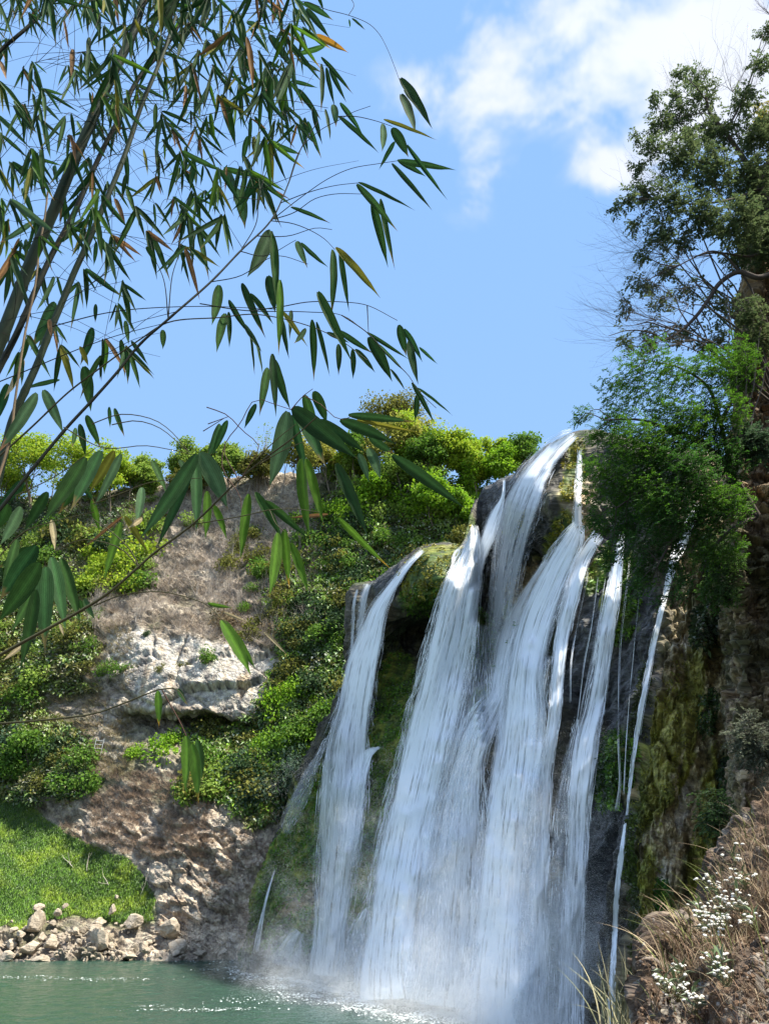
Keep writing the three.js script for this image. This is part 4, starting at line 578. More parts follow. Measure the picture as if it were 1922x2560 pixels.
{
  const r = rng(5151);
  const ORD = ['first', 'second', 'third', 'fourth', 'fifth', 'sixth', 'seventh', 'eighth', 'ninth', 'tenth', 'eleventh', 'twelfth', 'thirteenth', 'fourteenth', 'fifteenth', 'sixteenth', 'seventeenth', 'eighteenth', 'nineteenth', 'twentieth'];
  const HUE = { bright: 'bright green', pale: 'pale green', green: 'mid-green', olive: 'olive', dark: 'dark green', blue: 'blue-green', yellow: 'yellow', brown: 'brownish', straw: 'straw-coloured' };
  for (const [x0, x1, y0, y1, n, kinds, half, label] of thickets) {
    const where = label.slice(label.indexOf('bush ') + 5), found = [];
    for (let k = 0, tries = 0; k < n && tries < n * 6; tries++) {
      const x = lerp(x0, x1, r()), y = lerp(y0, y1, Math.sqrt(r())), h = slopeAt(x, y); if (!h) continue; k++;
      found.push([x, h.p, half * (0.9 + r() * 1.0), 0.85 + r() * 0.5, kinds[Math.floor(r() * kinds.length)], Math.floor(r() * 4), r() * 6.28]);
    }
    const count = {}; found.sort((a, b) => a[0] - b[0]);
    for (const [, q, size, tall, kind, v, turn] of found) { const c = (count[kind] = (count[kind] ?? -1) + 1), s = metres(size, -q.z), p = q.clone(); p.y -= s * 0.4; shrub(`${ORD[c] ?? 'late'} ${HUE[kind]} bush from the left ${where}`, 'bushes ' + where, p, s, s * tall, kind, v, turn); }
  }
  const put = (x, y, half, kind, label, tall = 1) => { const h = slopeAt(x, y); if (!h) return; const s = metres(half, -h.p.z), p = h.p.clone(); p.y -= s * 0.4; shrub(label, undefined, p, s, s * tall, kind, Math.floor(r() * 4), r() * 6); };
  put(385, 1895, 74, 'bright', 'largest bright green bush under the pale rock face'); put(450, 1850, 52, 'bright', 'bright green bush behind the largest one under the overhang'); put(345, 1885, 40, 'bright', 'bright green bush at the left foot of the largest one'); put(375, 1585, 24, 'dark', 'small dark bush on top of the pale rock face', 0.8);
  const spots = []; for (let k = 0; k < 400 && spots.length < 90; k++) { const x = lerp(200, 780, r()), y = lerp(1220, 1600, r()); if (inPoly(WHITE, x, y) > -5) continue; const h = slopeAt(x, y); if (h) spots.push(h.p); }
  spots.forEach((p, i) => { const s = 1.7 + r() * 2.6; const m = single('dry_shrub', dryGeo[i % 3], barkMaterial, 'leafless grey shrub on the dry upper slope', 'dry shrub', 'leafless shrubs on the dry slope', p); m.scale.set(s, s * (0.9 + r() * 0.5), s); m.rotation.y = r() * 6; });
  // litter of dry stems that covers the brown slope
  const tuft = (() => { const B = new Build(), q = rng(3); for (let k = 0; k < 9; k++) { const d = V((q() - 0.5) * 1.6, 0.9 * q() + 0.15, (q() - 0.5) * 1.6).normalize(); B.tube([V(), d.clone().multiplyScalar(0.5).add(V(0, 0.05, 0)), d.clone().multiplyScalar(0.9)], [0.016, 0.012, 0.003], [1, 1, 1], 3); } return B.geometry(); })();
  const list = [], e = new THREE.Euler(), qn = new THREE.Quaternion();
  const bushy = (n, x0, x1, y0, y1, a, b, s0, s1, ok) => { for (let k = 0; k < n; k++) { const x = lerp(x0, x1, r()), y = lerp(y0, y1, r()); if (ok && !ok(x, y)) continue; if (noise(x * 0.012, y * 0.016, 4) + r() * 0.5 < 0.05) continue; const h = slopeAt(x, y); if (!h) continue; const s = lerp(s0, s1, r()); list.push([new THREE.Matrix4().compose(h.p, qn.setFromEuler(e.set((r() - 0.5) * 0.6, r() * 6, (r() - 0.5) * 0.6)), V(s, s, s)), tint(r, a, b)]); } };
  bushy(5200, 150, 800, 1200, 1620, [0.5, 0.44, 0.38], [0.34, 0.27, 0.2], 0.9, 2.0, (x, y) => inPoly(WHITE, x, y) < 0); bushy(2200, 0, 330, 1560, 1950, [0.28, 0.25, 0.12], [0.22, 0.16, 0.10], 0.8, 1.7); bushy(2600, 150, 520, 1930, 2150, [0.36, 0.27, 0.2], [0.28, 0.2, 0.14], 0.5, 1.2, (x, y) => inPoly(MOUND, x, y) < 0); bushy(900, 500, 680, 2080, 2330, [0.25, 0.17, 0.10], [0.20, 0.13, 0.08], 0.4, 0.8);
  instanced('dry_brush', tuft, new THREE.MeshStandardMaterial({ color: 0xffffff, roughness: 1 }), list, 'tangle of dry brown stems over the slope');
  // low leafy growth between the bushes
  const sprig = (() => { const B = new Build(), q = rng(14); for (let k = 0; k < 22; k++) { const d = dirIn(q), c = V(d.x * 0.55, Math.abs(d.y) * 0.5, d.z * 0.55); B.leaf(c, dirIn(q).add(V(0, -0.2, 0)).normalize(), dirIn(q).add(V(0, 0.9, 0.4)).normalize(), 0.26 + q() * 0.2, 0.1, [1, 1, 1]); } return B.geometry(); })(), low = [];
  const carpet = (n, poly, x0, x1, y0, y1, tones) => { for (let k = 0; k < n; k++) { const x = lerp(x0, x1, r()), y = lerp(y0, y1, r()), w = noise(x * 0.02, y * 0.02, 9); if (inPoly(poly, x + w * 40, y + w * 40) < 0) continue; const h = slopeAt(x, y); if (!h) continue; const s = 0.7 + r() * 1.3, t = tones[Math.floor(clamp(fbm(x * 0.012, y * 0.012, 4, 3) * 1.3 + 0.5 + (r() - 0.5) * 0.5, 0, 0.999) * tones.length)]; low.push([new THREE.Matrix4().compose(h.p, qn.setFromEuler(e.set((r() - 0.5) * 0.8, r() * 6, (r() - 0.5) * 0.8)), V(s, s, s)), tint(r, ...KINDS[t])]); } };
  carpet(15000, LUSH, 460, 1260, 1180, 2080, ['dark', 'green', 'olive', 'green', 'bright', 'pale']); carpet(9000, LEFT, -120, 370, 1230, 2030, ['dark', 'green', 'olive', 'pale', 'olive']);
  instanced('undergrowth', sprig, new THREE.MeshPhysicalMaterial({ roughness: 1, transmission: 0.35, thickness: 0, side: THREE.DoubleSide }), low, 'low leafy undergrowth between the bushes on the slope');
  // grass on the mound
  const blade = (() => { const B = new Build(), q = rng(4); for (let k = 0; k < 8; k++) { const d = V((q() - 0.5) * 1.3, 1, (q() - 0.5) * 1.3).normalize(), n = V(-d.z, 0.3, d.x).normalize(); B.leaf(V((q() - 0.5) * 0.5, -0.05, (q() - 0.5) * 0.5), d, n, 0.5 + q() * 0.6, 0.055, [1, 1, 1]); } return B.geometry(); })();
  const gl = []; for (let k = 0; k < 48000; k++) { const x = lerp(-120, 400, r()), y = lerp(1930, 2330, r()), w = noise(x * 0.02, y * 0.02, 6) * 30; if (inPoly(MOUND, x + w, y + w * 0.7) < -2) continue; const h = slopeAt(x, y); if (!h) continue; const s = 0.22 + r() * 0.26, pale = smooth(-0.1, 0.3, fbm(x * 0.011, y * 0.017, 2, 3)); gl.push([new THREE.Matrix4().compose(h.p, qn.setFromEuler(e.set((r() - 0.5) * 0.5, r() * 6, (r() - 0.5) * 0.5)), V(s, s * (0.6 + r() * 0.6), s)), tint(r, mixC([0.09, 0.22, 0.012], [0.24, 0.40, 0.02], pale), mixC([0.15, 0.30, 0.016], [0.34, 0.46, 0.035], pale))]); }
  instanced('grass', blade, new THREE.MeshPhysicalMaterial({ roughness: 1, transmission: 0.3, thickness: 0, side: THREE.DoubleSide }), gl, 'bright green grass on the mound by the pool');
  // moss and small ferns on the cliff
  const moss = (() => { const B = new Build(), q = rng(8); for (let k = 0; k < 12; k++) { const d = dirIn(q); d.y = d.y * 0.5 - 0.25; d.normalize(); B.leaf(V((q() - 0.5) * 0.5, (q() - 0.5) * 0.5, (q() - 0.5) * 0.5), d, dirIn(q).add(V(0, 0.5, 0)).normalize(), 0.24 + q() * 0.2, 0.09, [1, 1, 1]); } return B.geometry(); })();
  const ml = []; const mossy = (x, y, w, hh, t, n, a, b, s0, s1, where = cliffAt) => { for (let k = 0; k < n; k++) { const an = r() * 6.28, ra = Math.sqrt(r()), c = Math.cos(t * Math.PI / 180), d = Math.sin(t * Math.PI / 180), u = Math.cos(an) * ra * w, v = Math.sin(an) * ra * hh, px = x + u * c - v * d, py = y + u * d + v * c; if (noise(px * 0.03, py * 0.03, 1) + r() * 0.35 < 0) continue; const h = where(px, py); if (!h) continue; const s = lerp(s0, s1, r()); ml.push([new THREE.Matrix4().compose(h.p, qn.setFromEuler(e.set(r() * 0.6, r() * 6, r() * 0.6)), V(s, s * (0.7 + r() * 0.6), s)), tint(r, a, b)]); } };
  for (const [x, y, w, hh, t] of MOSS) { const sun = y < 1480 && x < 1480, right = x > 1590; mossy(x, y, w * 0.95, hh * 0.95, t, Math.round(w * hh * (right ? 0.02 : 0.045)), sun ? [0.2, 0.21, 0.015] : right ? [0.22, 0.25, 0.03] : [0.075, 0.19, 0.014], sun ? [0.36, 0.32, 0.03] : right ? [0.44, 0.4, 0.05] : [0.17, 0.31, 0.022], right ? 0.12 : 0.4, right ? 0.3 : 1.15, right ? (a, b) => buttressAt(a, b) ?? cliffAt(a, b) : cliffAt); }  // sunlit hump gets brighter moss colours; right-hand moss lightened to offset shade
  const onRight = (a, b) => buttressAt(a, b) ?? cliffAt(a, b); mossy(1655, 2260, 18, 50, -4, 500, [0.06, 0.26, 0.01], [0.12, 0.36, 0.016], 0.15, 0.35, onRight); mossy(1770, 1780, 26, 60, 10, 300, [0.04, 0.09, 0.014], [0.08, 0.14, 0.02], 0.2, 0.5, onRight);
  mossy(1578, 2130, 16, 110, 2, 420, [0.06, 0.11, 0.015], [0.12, 0.17, 0.02], 0.3, 0.7); mossy(1590, 2330, 14, 150, 1, 420, [0.06, 0.1, 0.02], [0.14, 0.16, 0.03], 0.3, 0.7); mossy(1600, 1760, 16, 150, 12, 380, [0.05, 0.075, 0.02], [0.1, 0.12, 0.03], 0.3, 0.7);
  mossy(1525, 1920, 50, 95, 12, 420, [0.03, 0.09, 0.012], [0.06, 0.13, 0.015], 0.5, 1.1); mossy(655, 2260, 22, 150, 20, 260, [0.05, 0.1, 0.015], [0.12, 0.17, 0.02], 0.5, 1.0); mossy(1770, 1560, 40, 60, 15, 260, [0.03, 0.06, 0.014], [0.06, 0.09, 0.02], 0.4, 0.9, onRight); mossy(1655, 2250, 22, 60, -4, 420, [0.04, 0.16, 0.008], [0.08, 0.22, 0.012], 0.2, 0.45, onRight); mossy(1820, 1980, 30, 90, 0, 300, [0.03, 0.07, 0.02], [0.06, 0.1, 0.025], 0.4, 0.9, onRight); mossy(1800, 1380, 40, 70, 0, 420, [0.03, 0.08, 0.012], [0.06, 0.12, 0.016], 0.4, 1.0, onRight);
  instanced('moss', moss, new THREE.MeshPhysicalMaterial({ roughness: 1, transmission: 0.2, thickness: 0, side: THREE.DoubleSide }), ml, 'moss and small ferns clinging to the wet cliff');
}

// pale dead branches on the mound, and a steel ladder on the slope
[[185, 2170, 'pale dead branch in the grass, leftmost of four'], [218, 2182, 'pale dead branch in the grass beside the leftmost'], [275, 2218, 'forked pale dead branch low in the grass'], [352, 2240, 'pale dead branch at the right edge of the grass']].forEach(([x, y, label], i) => { const q = rng(860 + i), h = slopeAt(x, y); if (!h) return; const B = new Build(); fork(B, q, V(), V((q() - 0.5) * 1.6, 0.8, 0.3).normalize(), 1.1, 0.05, 2, [0.62, 0.57, 0.48], { kids: 2, spread: 0.9 }, []); single('dead_branch', B.geometry(), barkMaterial, label, 'branch', undefined, h.p); });
{ const h = slopeAt(245, 1888), root = thing('ladder', 'small steel ladder standing on the slope left of the bright bush', 'ladder', undefined, h.p), steel = new THREE.MeshStandardMaterial({ color: new THREE.Color().setRGB(0.5, 0.5, 0.48), roughness: 0.5, metalness: 0.3 }), rail = new THREE.CylinderGeometry(0.06, 0.06, 2.4, 8), rung = new THREE.CylinderGeometry(0.045, 0.045, 1.1, 8); rung.rotateZ(Math.PI / 2); for (const x of [-0.55, 0.55]) part(root, 'rail', rail, steel).position.set(x, 1.1, 0.5); for (let k = 0; k < 4; k++) part(root, 'rung', rung, steel).position.set(0, 0.3 + k * 0.55, 0.5); root.rotation.z = -0.08; }

// ---------------------------------------------------------------- boulders on the far shore
{
  const r = rng(616);
  const rocks = [0, 1, 2, 3, 4, 5].map((v) => { const g = new THREE.IcosahedronGeometry(1, 5), p = g.attributes.position, q = rng(40 + v), cuts = []; for (let k = 0; k < 11; k++) cuts.push([dirIn(q), 0.36 + q() * 0.42]); const x = V(), col = new Float32Array(p.count * 3); for (let i = 0; i < p.count; i++) { x.fromBufferAttribute(p, i).normalize(); let s = 1; for (const [d, h] of cuts) { const k = x.dot(d); if (k > 0.01) s = Math.min(s, h / k); } s *= 1 + fbm(x.x * 2 + v * 9, x.y * 2, x.z * 2, 4) * 0.14 - (1 - smooth(0, 0.07, cells(x.x * 1.3 + v * 3, x.y * 1.3, x.z * 1.3)[0])) * 0.05; p.setXYZ(i, x.x * s, x.y * s, x.z * s); const t = smooth(-0.25, 0.3, fbm(x.x * 3, x.y * 3, x.z * 3 + v * 5, 4)); col.set(mixC([0.3, 0.25, 0.19], [0.5, 0.43, 0.34], t), i * 3); } g.setAttribute('color', new THREE.BufferAttribute(col, 3)); g.deleteAttribute('normal'); g.computeVertexNormals(); return g; });
  const mat = new THREE.MeshStandardMaterial({ vertexColors: true, roughness: 0.95, bumpMap: tiled(rockBump, 2), bumpScale: 0.04, flatShading: true });
  const big = [[250, 2345, 62, 76, 'big pointed boulder standing on the shore'], [418, 2325, 64, 62, 'big pale boulder leaning at the foot of the cliff'], [448, 2372, 72, 42, 'broad low boulder at the right end of the shore'], [85, 2310, 60, 70, 'tall pale boulder left of the dark hollow'], [130, 2355, 56, 36, 'flat pale boulder in front of the dark hollow'], [75, 2372, 64, 44, 'rounded boulder at the water near the left edge'], [240, 2320, 40, 30, 'boulder behind the big pointed one'], [335, 2305, 66, 36, 'slab-like boulder at the edge of the grass'], [282, 2275, 26, 28, 'upright stone sticking out of the grass'], [100, 2272, 34, 30, 'stone at the lower edge of the grass'], [148, 2284, 26, 26, 'stone beside the dark hollow'], [165, 2265, 18, 22, 'narrow stone above the dark hollow'], [292, 2242, 18, 18, 'small stone high in the grass'], [30, 2360, 44, 34, 'boulder cut by the left edge of the picture'], [362, 2368, 36, 26, 'small boulder between the two biggest on the shore'], [18, 2392, 60, 24, 'wet low boulder at the left edge of the water'], [105, 2402, 70, 22, 'long wet stone at the waterline'], [52, 2335, 40, 26, 'mid-sized stone in the rubble on the left'], [245, 2305, 48, 22, 'flat stone under the lip of the grass'], [190, 2330, 40, 20, 'stone in the mouth of the dark hollow'], [320, 2390, 60, 18, 'flat wet stone below the pale leaning boulder'], [500, 2385, 50, 24, 'wet stone below the foot of the cliff'], [560, 2380, 44, 26, 'last stone before the mossy cliff']];
  const boulder = (x, y, w, h, label, group) => { const hit = slopeAt(x, Math.min(2398, y + h * 0.3)), D = hit ? -hit.p.z - 0.8 : 98.5, m = single('boulder', rocks[Math.floor(r() * 6)], mat, label, 'boulder', group, at(x, y, D)); m.scale.set(w / FOCAL * D * 0.43, h / FOCAL * D * 0.45, w / FOCAL * D * 0.43); m.rotation.set((r() - 0.5) * 0.5, r() * 6, (r() - 0.5) * 0.5); };
  for (const [x, y, w, h, label] of big) boulder(x, y, w, h, label);
  for (let k = 0; k < 300; k++) { const x = lerp(-30, 560, r()), y = lerp(2300, 2402, Math.pow(r(), 0.7)), w = 7 + r() * r() * r() * 40; if (x > 330 && y < 2350) continue; boulder(x, y, w, w * (0.55 + r() * 0.3), 'loose pale stone in the rubble along the shore', 'rubble stones along the shore'); }
}

// ---------------------------------------------------------------- trees that lean out from the near cliff
const barkDark = [0.075, 0.06, 0.05];
function bend(a, b, r, sag = 0.15, n = 5) { const pts = [], l = a.distanceTo(b), o = dirIn(r).multiplyScalar(l * 0.12); for (let k = 0; k <= n; k++) { const t = k / n, p = a.clone().lerp(b, t), h = Math.sin(Math.PI * t); p.addScaledVector(o, h); p.y += h * l * sag; p.addScaledVector(dirIn(r), l * 0.018); pts.push(p); } return pts; }
const taper = (n, a, b) => Array.from({ length: n }, (_, k) => lerp(a, b, k / (n - 1)));
function nearest(list, p) { let best = list[0], d = 1e9; for (const q of list) { const e = q.distanceTo(p) + Math.max(0, p.y - q.y) * 0.1; if (e < d) { d = e; best = q; } } return best; }
// a leafy twig: leaves in two rows
function spray(T, L, r, from, dir, len, n, size, a, b, narrow, droop) {
  const p = from.clone(), d = dir.clone().normalize(), pts = [p.clone()], side = V();
  for (let k = 0; k < n; k++) {
    d.y -= droop / n; d.addScaledVector(dirIn(r), 0.08).normalize(); p.addScaledVector(d, len / n); if (k % 3 === 2) pts.push(p.clone());
    side.crossVectors(d, V(0, 1, 0)).normalize(); if (!isFinite(side.x)) side.set(1, 0, 0);
    const s = k % 2 ? 1 : -1, e = d.clone().multiplyScalar(0.6).addScaledVector(side, s).addScaledVector(dirIn(r), 0.35); e.y -= 0.15; e.normalize(); const nor = V(0, 1, 0).addScaledVector(dirIn(r), 0.55); nor.addScaledVector(e, -nor.dot(e)).normalize(); const l = size * (0.65 + r() * 0.7); L.leaf(p, e, nor, l, l * narrow, tint(r, a, b));
  }
  if (pts.length > 1) T.tube(pts, taper(pts.length, 0.006, 0.003), barkDark, 3);
}
function twigFan(T, r, from, dir, len, n, rad) { const tips = []; for (let k = 0; k < n; k++) fork(T, r, from, dir.clone().addScaledVector(dirIn(r), 0.55).normalize(), len * (0.6 + r() * 0.6), rad, 3, mixC(barkDark, [0.13, 0.11, 0.1], r()), { kids: 2, spread: 0.75, shrink: 0.78, crook: 0.18, rise: 0.02 }, tips); }
{
  // the tall tree in the upper right corner
  const r = rng(2024), root = thing('cliff_tree', 'tall dark tree with bare lower limbs leaning from the cliff top', 'tree', undefined, at(1990, 1010, 27)), T = new Build(), L = new Build(), o = root.position, U = (x, y, d) => at(x, y, d).sub(o), limbs = [];
  const limb = (pts, r0, r1) => { const c = new THREE.CatmullRomCurve3(pts.map(([x, y, d]) => U(x, y, d))), p = c.getPoints(pts.length * 4); T.tube(p, taper(p.length, r0, r1), barkDark, 7); limbs.push(...p); };
  limb([[1990, 1010, 27], [1975, 830, 27], [1945, 600, 27], [1900, 470, 27], [1860, 400, 27], [1812, 330, 26.5], [1772, 280, 26.5], [1765, 215, 26.5]], 0.24, 0.05);
  limb([[1975, 830, 27], [1935, 690, 26.5], [1890, 694, 26], [1846, 680, 26], [1800, 706, 26], [1768, 752, 26], [1738, 792, 25.6], [1700, 828, 25.4], [1660, 852, 25.2]], 0.15, 0.05);
  limb([[1846, 680, 26], [1812, 640, 25.6], [1780, 628, 25.4], [1722, 650, 25.2], [1690, 668, 25.2]], 0.06, 0.02); limb([[1700, 828, 25.4], [1660, 818, 25], [1620, 806, 24.6], [1590, 812, 24.4]], 0.045, 0.015); limb([[1660, 852, 25.2], [1625, 832, 25], [1570, 826, 24.6], [1520, 840, 24.4]], 0.04, 0.012); limb([[1738, 792, 25.6], [1765, 850, 25.6], [1730, 880, 25.4]], 0.04, 0.015); limb([[1945, 600, 27], [1880, 640, 26.5], [1790, 632, 26], [1735, 640, 25.8]], 0.09, 0.02); limb([[1812, 330, 26.5], [1850, 260, 26.5], [1880, 180, 26.5], [1905, 90, 26.5]], 0.07, 0.02); limb([[1860, 400, 27], [1780, 410, 26], [1700, 390, 25.6], [1640, 380, 25.4]], 0.07, 0.02); limb([[1900, 470, 27], [1820, 500, 26], [1730, 510, 25.6], [1640, 500, 25.2]], 0.07, 0.02); limb([[1900, 470, 27], [1930, 350, 27], [1960, 220, 27]], 0.09, 0.03);
  const blobs = [[1742, 195, 42, .7], [1700, 185, 30, .5], [1760, 240, 50, .8], [1650, 305, 44, .9], [1700, 300, 60, .8], [1790, 330, 80, 1], [1860, 250, 60, .8], [1900, 340, 85, 1.2], [1632, 360, 40, .9], [1700, 400, 78, 1], [1780, 430, 85, 1.2], [1880, 450, 95, 1.4], [1615, 480, 46, 1], [1570, 492, 24, .8], [1680, 500, 66, 1], [1760, 540, 80, 1.2], [1850, 560, 90, 1.4], [1655, 580, 52, .9], [1910, 620, 80, 1.3], [1700, 610, 44, .8], [1665, 672, 30, .8], [1628, 720, 22, .7], [1905, 160, 42, .9], [1920, 80, 34, .8], [1840, 640, 50, .7], [1950, 520, 90, 1.2], [1730, 350, 50, .9], [1545, 520, 14, .6], [1590, 345, 14, .6], [1600, 705, 30, .5], [1560, 765, 28, .4], [1650, 760, 40, .4], [1720, 720, 46, .45], [1800, 765, 56, .55], [1870, 780, 60, .8], [1700, 835, 50, .5], [1780, 850, 60, .7], [1620, 850, 46, .45], [1900, 850, 60, 1], [1560, 850, 30, .4], [1640, 250, 28, .5], [1690, 240, 36, .5], [1600, 420, 30, .6], [1590, 560, 28, .5], [1610, 640, 30, .5]];
  for (const [x, y, w, k] of blobs) {
    const D = 25 + r() * 2.2, c = U(x, y, D), R = w / FOCAL * D, from = nearest(limbs, c), p = bend(from, c, r, 0.05); T.tube(p, taper(p.length, 0.03, 0.012), barkDark, 4);
    const [a, b] = [[0.07, 0.115, 0.045], [0.14, 0.18, 0.075]]; for (let n = 0; n < Math.round(R * R * 150 * k + 12); n++) { const q = c.clone().addScaledVector(dirIn(r), R * Math.pow(r(), 0.5)), d = dirIn(r).add(V(-0.3, -0.2, 0)); spray(T, L, r, q, d, 0.34 + r() * 0.2, 9, 0.155, a, b, 0.26, 0.5); }
    for (let n = 0; n < 3; n++) { const q = c.clone().addScaledVector(dirIn(r), R * 0.4); T.tube(bend(c, q, r, 0), taper(6, 0.012, 0.005), barkDark, 3); }
  }
  part(root, 'trunk', T.geometry(), barkMaterial); part(root, 'crown', L.geometry(), leafMaterial);
  // bare twiggy trees behind and beneath it
  const bare = (label, base, fans, rad, seed) => { const q = rng(seed), g = thing('bare_tree', label, 'bare tree', 'leafless trees on the near cliff', at(...base)), B = new Build(), o2 = g.position, W3 = (x, y, d) => at(x, y, d).sub(o2); for (const [x, y, tx, ty, d, n] of fans) { const a = W3(x, y, d), b = W3(tx, ty, d - 0.6), p = bend(V(), a, q, 0.1, 7); B.tube(p, taper(p.length, rad, 0.02), barkDark, 5); twigFan(B, q, a, b.clone().sub(a).normalize(), a.distanceTo(b) * 0.42, n + 3, 0.014); } part(g, 'trunk', B.geometry(), barkMaterial); };
  bare('leafless spreading tree whose fine twigs reach farthest over the sky', [1950, 1020, 27.5], [[1720, 760, 1560, 790, 25, 5], [1690, 810, 1470, 830, 24.6, 6], [1700, 860, 1480, 800, 24.8, 5], [1760, 700, 1600, 700, 25.4, 5], [1780, 640, 1640, 620, 25.6, 4], [1740, 850, 1560, 900, 25, 4], [1640, 800, 1470, 850, 24.6, 4], [1680, 740, 1520, 720, 25, 4]], 0.07, 11);
  bare('leafless tree with a haze of twigs beside the tall dark crown', [1960, 900, 28.5], [[1660, 560, 1530, 580, 27, 6], [1680, 470, 1560, 430, 27, 6], [1660, 640, 1520, 660, 27, 7], [1700, 560, 1560, 620, 27, 5], [1650, 600, 1530, 700, 27, 5], [1690, 400, 1600, 360, 27, 4]], 0.06, 12);
  bare('leafless tree poking above the tall dark crown', [1990, 700, 30], [[1780, 240, 1770, 110, 29, 5], [1830, 230, 1830, 110, 29, 6], [1740, 250, 1680, 160, 29, 4], [1870, 260, 1890, 120, 29, 5], [1930, 40, 1880, -10, 29, 3], [1700, 260, 1620, 230, 29, 4]], 0.06, 13);
  const stems = thing('cliff_saplings', 'upright grey saplings crossing the gap below the tall tree', 'saplings', undefined, at(1850, 1010, 26.5)), SB = new Build(), so = stems.position; for (const [x, y, tx, ty] of [[1815, 925, 1795, 640], [1825, 925, 1770, 600], [1838, 930, 1830, 660], [1848, 1000, 1800, 780], [1850, 1000, 1880, 720], [1860, 1040, 1850, 700]]) { const p = bend(at(x, y + 60, 26).sub(so), at(tx, ty, 26).sub(so), r, 0.02, 6); SB.tube(p, taper(p.length, 0.03, 0.009), [0.13, 0.11, 0.095], 5); } part(stems, 'trunk', SB.geometry(), barkMaterial);
}
{
  // the drooping green tree that hides part of the falls
  const r = rng(4242), root = thing('drooping_tree', 'spreading green tree drooping over the right half of the falls', 'tree', undefined, at(1880, 1270, 26)), T = new Build(), L = new Build(), L2 = new Build(), o = root.position, U = (x, y, d) => at(x, y, d).sub(o), limbs = [];
  const limb = (pts, r0, r1) => { const c = new THREE.CatmullRomCurve3(pts.map(([x, y, d]) => U(x, y, d))), p = c.getPoints(pts.length * 4); T.tube(p, taper(p.length, r0, r1), barkDark, 7); limbs.push(...p); };
  limb([[1890, 1290, 26], [1830, 1190, 25.5], [1770, 1120, 25], [1690, 1080, 24.5], [1600, 1050, 24], [1510, 1050, 23.6]], 0.16, 0.02); limb([[1830, 1190, 25.5], [1800, 1060, 25], [1770, 970, 24.6], [1700, 920, 24.2], [1610, 900, 24]], 0.1, 0.02); limb([[1890, 1290, 26], [1800, 1240, 25], [1720, 1210, 24.4], [1620, 1220, 24], [1540, 1270, 23.6]], 0.12, 0.02); limb([[1800, 1240, 25], [1740, 1290, 24.4], [1680, 1350, 24], [1640, 1420, 23.8]], 0.09, 0.02); limb([[1890, 1290, 26], [1820, 1330, 25.2], [1770, 1390, 25], [1750, 1450, 25]], 0.08, 0.02); limb([[1800, 1060, 25], [1850, 960, 25], [1880, 900, 25]], 0.07, 0.02);
  const blobs = [[1470, 1035, 24, .5], [1500, 1090, 36, .8], [1540, 1060, 52, .9], [1500, 1170, 44, .9], [1490, 1240, 34, .8], [1530, 960, 46, .4], [1590, 920, 60, .4], [1650, 890, 60, .35], [1560, 1010, 60, .6], [1640, 990, 70, .6], [1720, 940, 70, .6], [1790, 920, 70, .9], [1860, 900, 70, .9], [1600, 1100, 80, 1.1], [1700, 1060, 95, 1.2], [1800, 1030, 90, 1.3], [1550, 1240, 56, 1], [1620, 1190, 88, 1.2], [1720, 1170, 98, 1.4], [1820, 1150, 80, 1.4], [1520, 1310, 40, .9], [1590, 1290, 66, 1.1], [1670, 1290, 78, 1.3], [1760, 1290, 76, 1.4], [1640, 1380, 50, 1], [1580, 1370, 40, .8], [1690, 1400, 44, 1], [1630, 1450, 26, .8], [1770, 1380, 56, 1], [1840, 1370, 44, 1], [1450, 1050, 14, .5], [1720, 1450, 30, .8], [1660, 1500, 16, .7], [1700, 1330, 60, 1.3], [1610, 1420, 34, 1], [1750, 1240, 80, 1.3], [1830, 1260, 70, 1.4], [1560, 1130, 60, 1.1], [1660, 1120, 80, 1.2], [1760, 1100, 80, 1.3], [1570, 1330, 44, 1], [1530, 1390, 34, .9], [1600, 1460, 30, .9], [1560, 1200, 60, 1.1], [1490, 1300, 30, .7], [1650, 1250, 70, 1.2], [1700, 1480, 30, .8], [1590, 960, 50, .5], [1680, 930, 60, .5]];
  for (const [x, y, w, k] of blobs) {
    const D = 23.4 + r() * 2.4, c = U(x, y, D), R = w / FOCAL * D, from = nearest(limbs, c), p = bend(from, c, r, 0.12); T.tube(p, taper(p.length, 0.022, 0.01), barkDark, 4);
    const lit = y < 1130 || r() < 0.35, a = lit ? [0.055, 0.165, 0.012] : [0.035, 0.125, 0.018], b = lit ? [0.115, 0.25, 0.02] : [0.07, 0.18, 0.024];  // upper clumps and some others get sunlight put into their leaf colour
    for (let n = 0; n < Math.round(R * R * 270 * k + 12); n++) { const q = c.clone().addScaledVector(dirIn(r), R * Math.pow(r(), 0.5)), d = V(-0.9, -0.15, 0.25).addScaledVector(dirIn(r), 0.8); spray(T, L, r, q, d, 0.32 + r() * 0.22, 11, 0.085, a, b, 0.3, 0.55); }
  }
  part(root, 'trunk', T.geometry(), barkMaterial); part(root, 'crown', L.geometry(), leafMaterial);
  // darker bushes rooted on the cliff behind and below it
  const bush = (label, x, y, d, w, h, n, a, b, size = 0.1, narrow = 0.32) => { const g = thing('cliff_bush', label, 'bush', undefined, at(x, y, d)), B = new Build(), S = new Build(), W = w / FOCAL * d, H = h / FOCAL * d; for (let k = 0; k < n; k++) { const e = dirIn(r), c = V(e.x * W * r(), e.y * H * r(), e.z * W * 0.5 * r()); S.tube(bend(V(W * 0.7, -H * 0.4, -W * 0.5), c, r, 0.1), taper(6, 0.02, 0.006), barkDark, 3); for (let j = 0; j < 5; j++) spray(S, B, r, c.clone().addScaledVector(dirIn(r), 0.35), V(-0.4, -0.3, 0.3).addScaledVector(dirIn(r), 0.9), 0.34, 10, size, a, b, narrow, 0.6); } part(g, 'stems', S.geometry(), barkMaterial); part(g, 'foliage', B.geometry(), leafMaterial); };
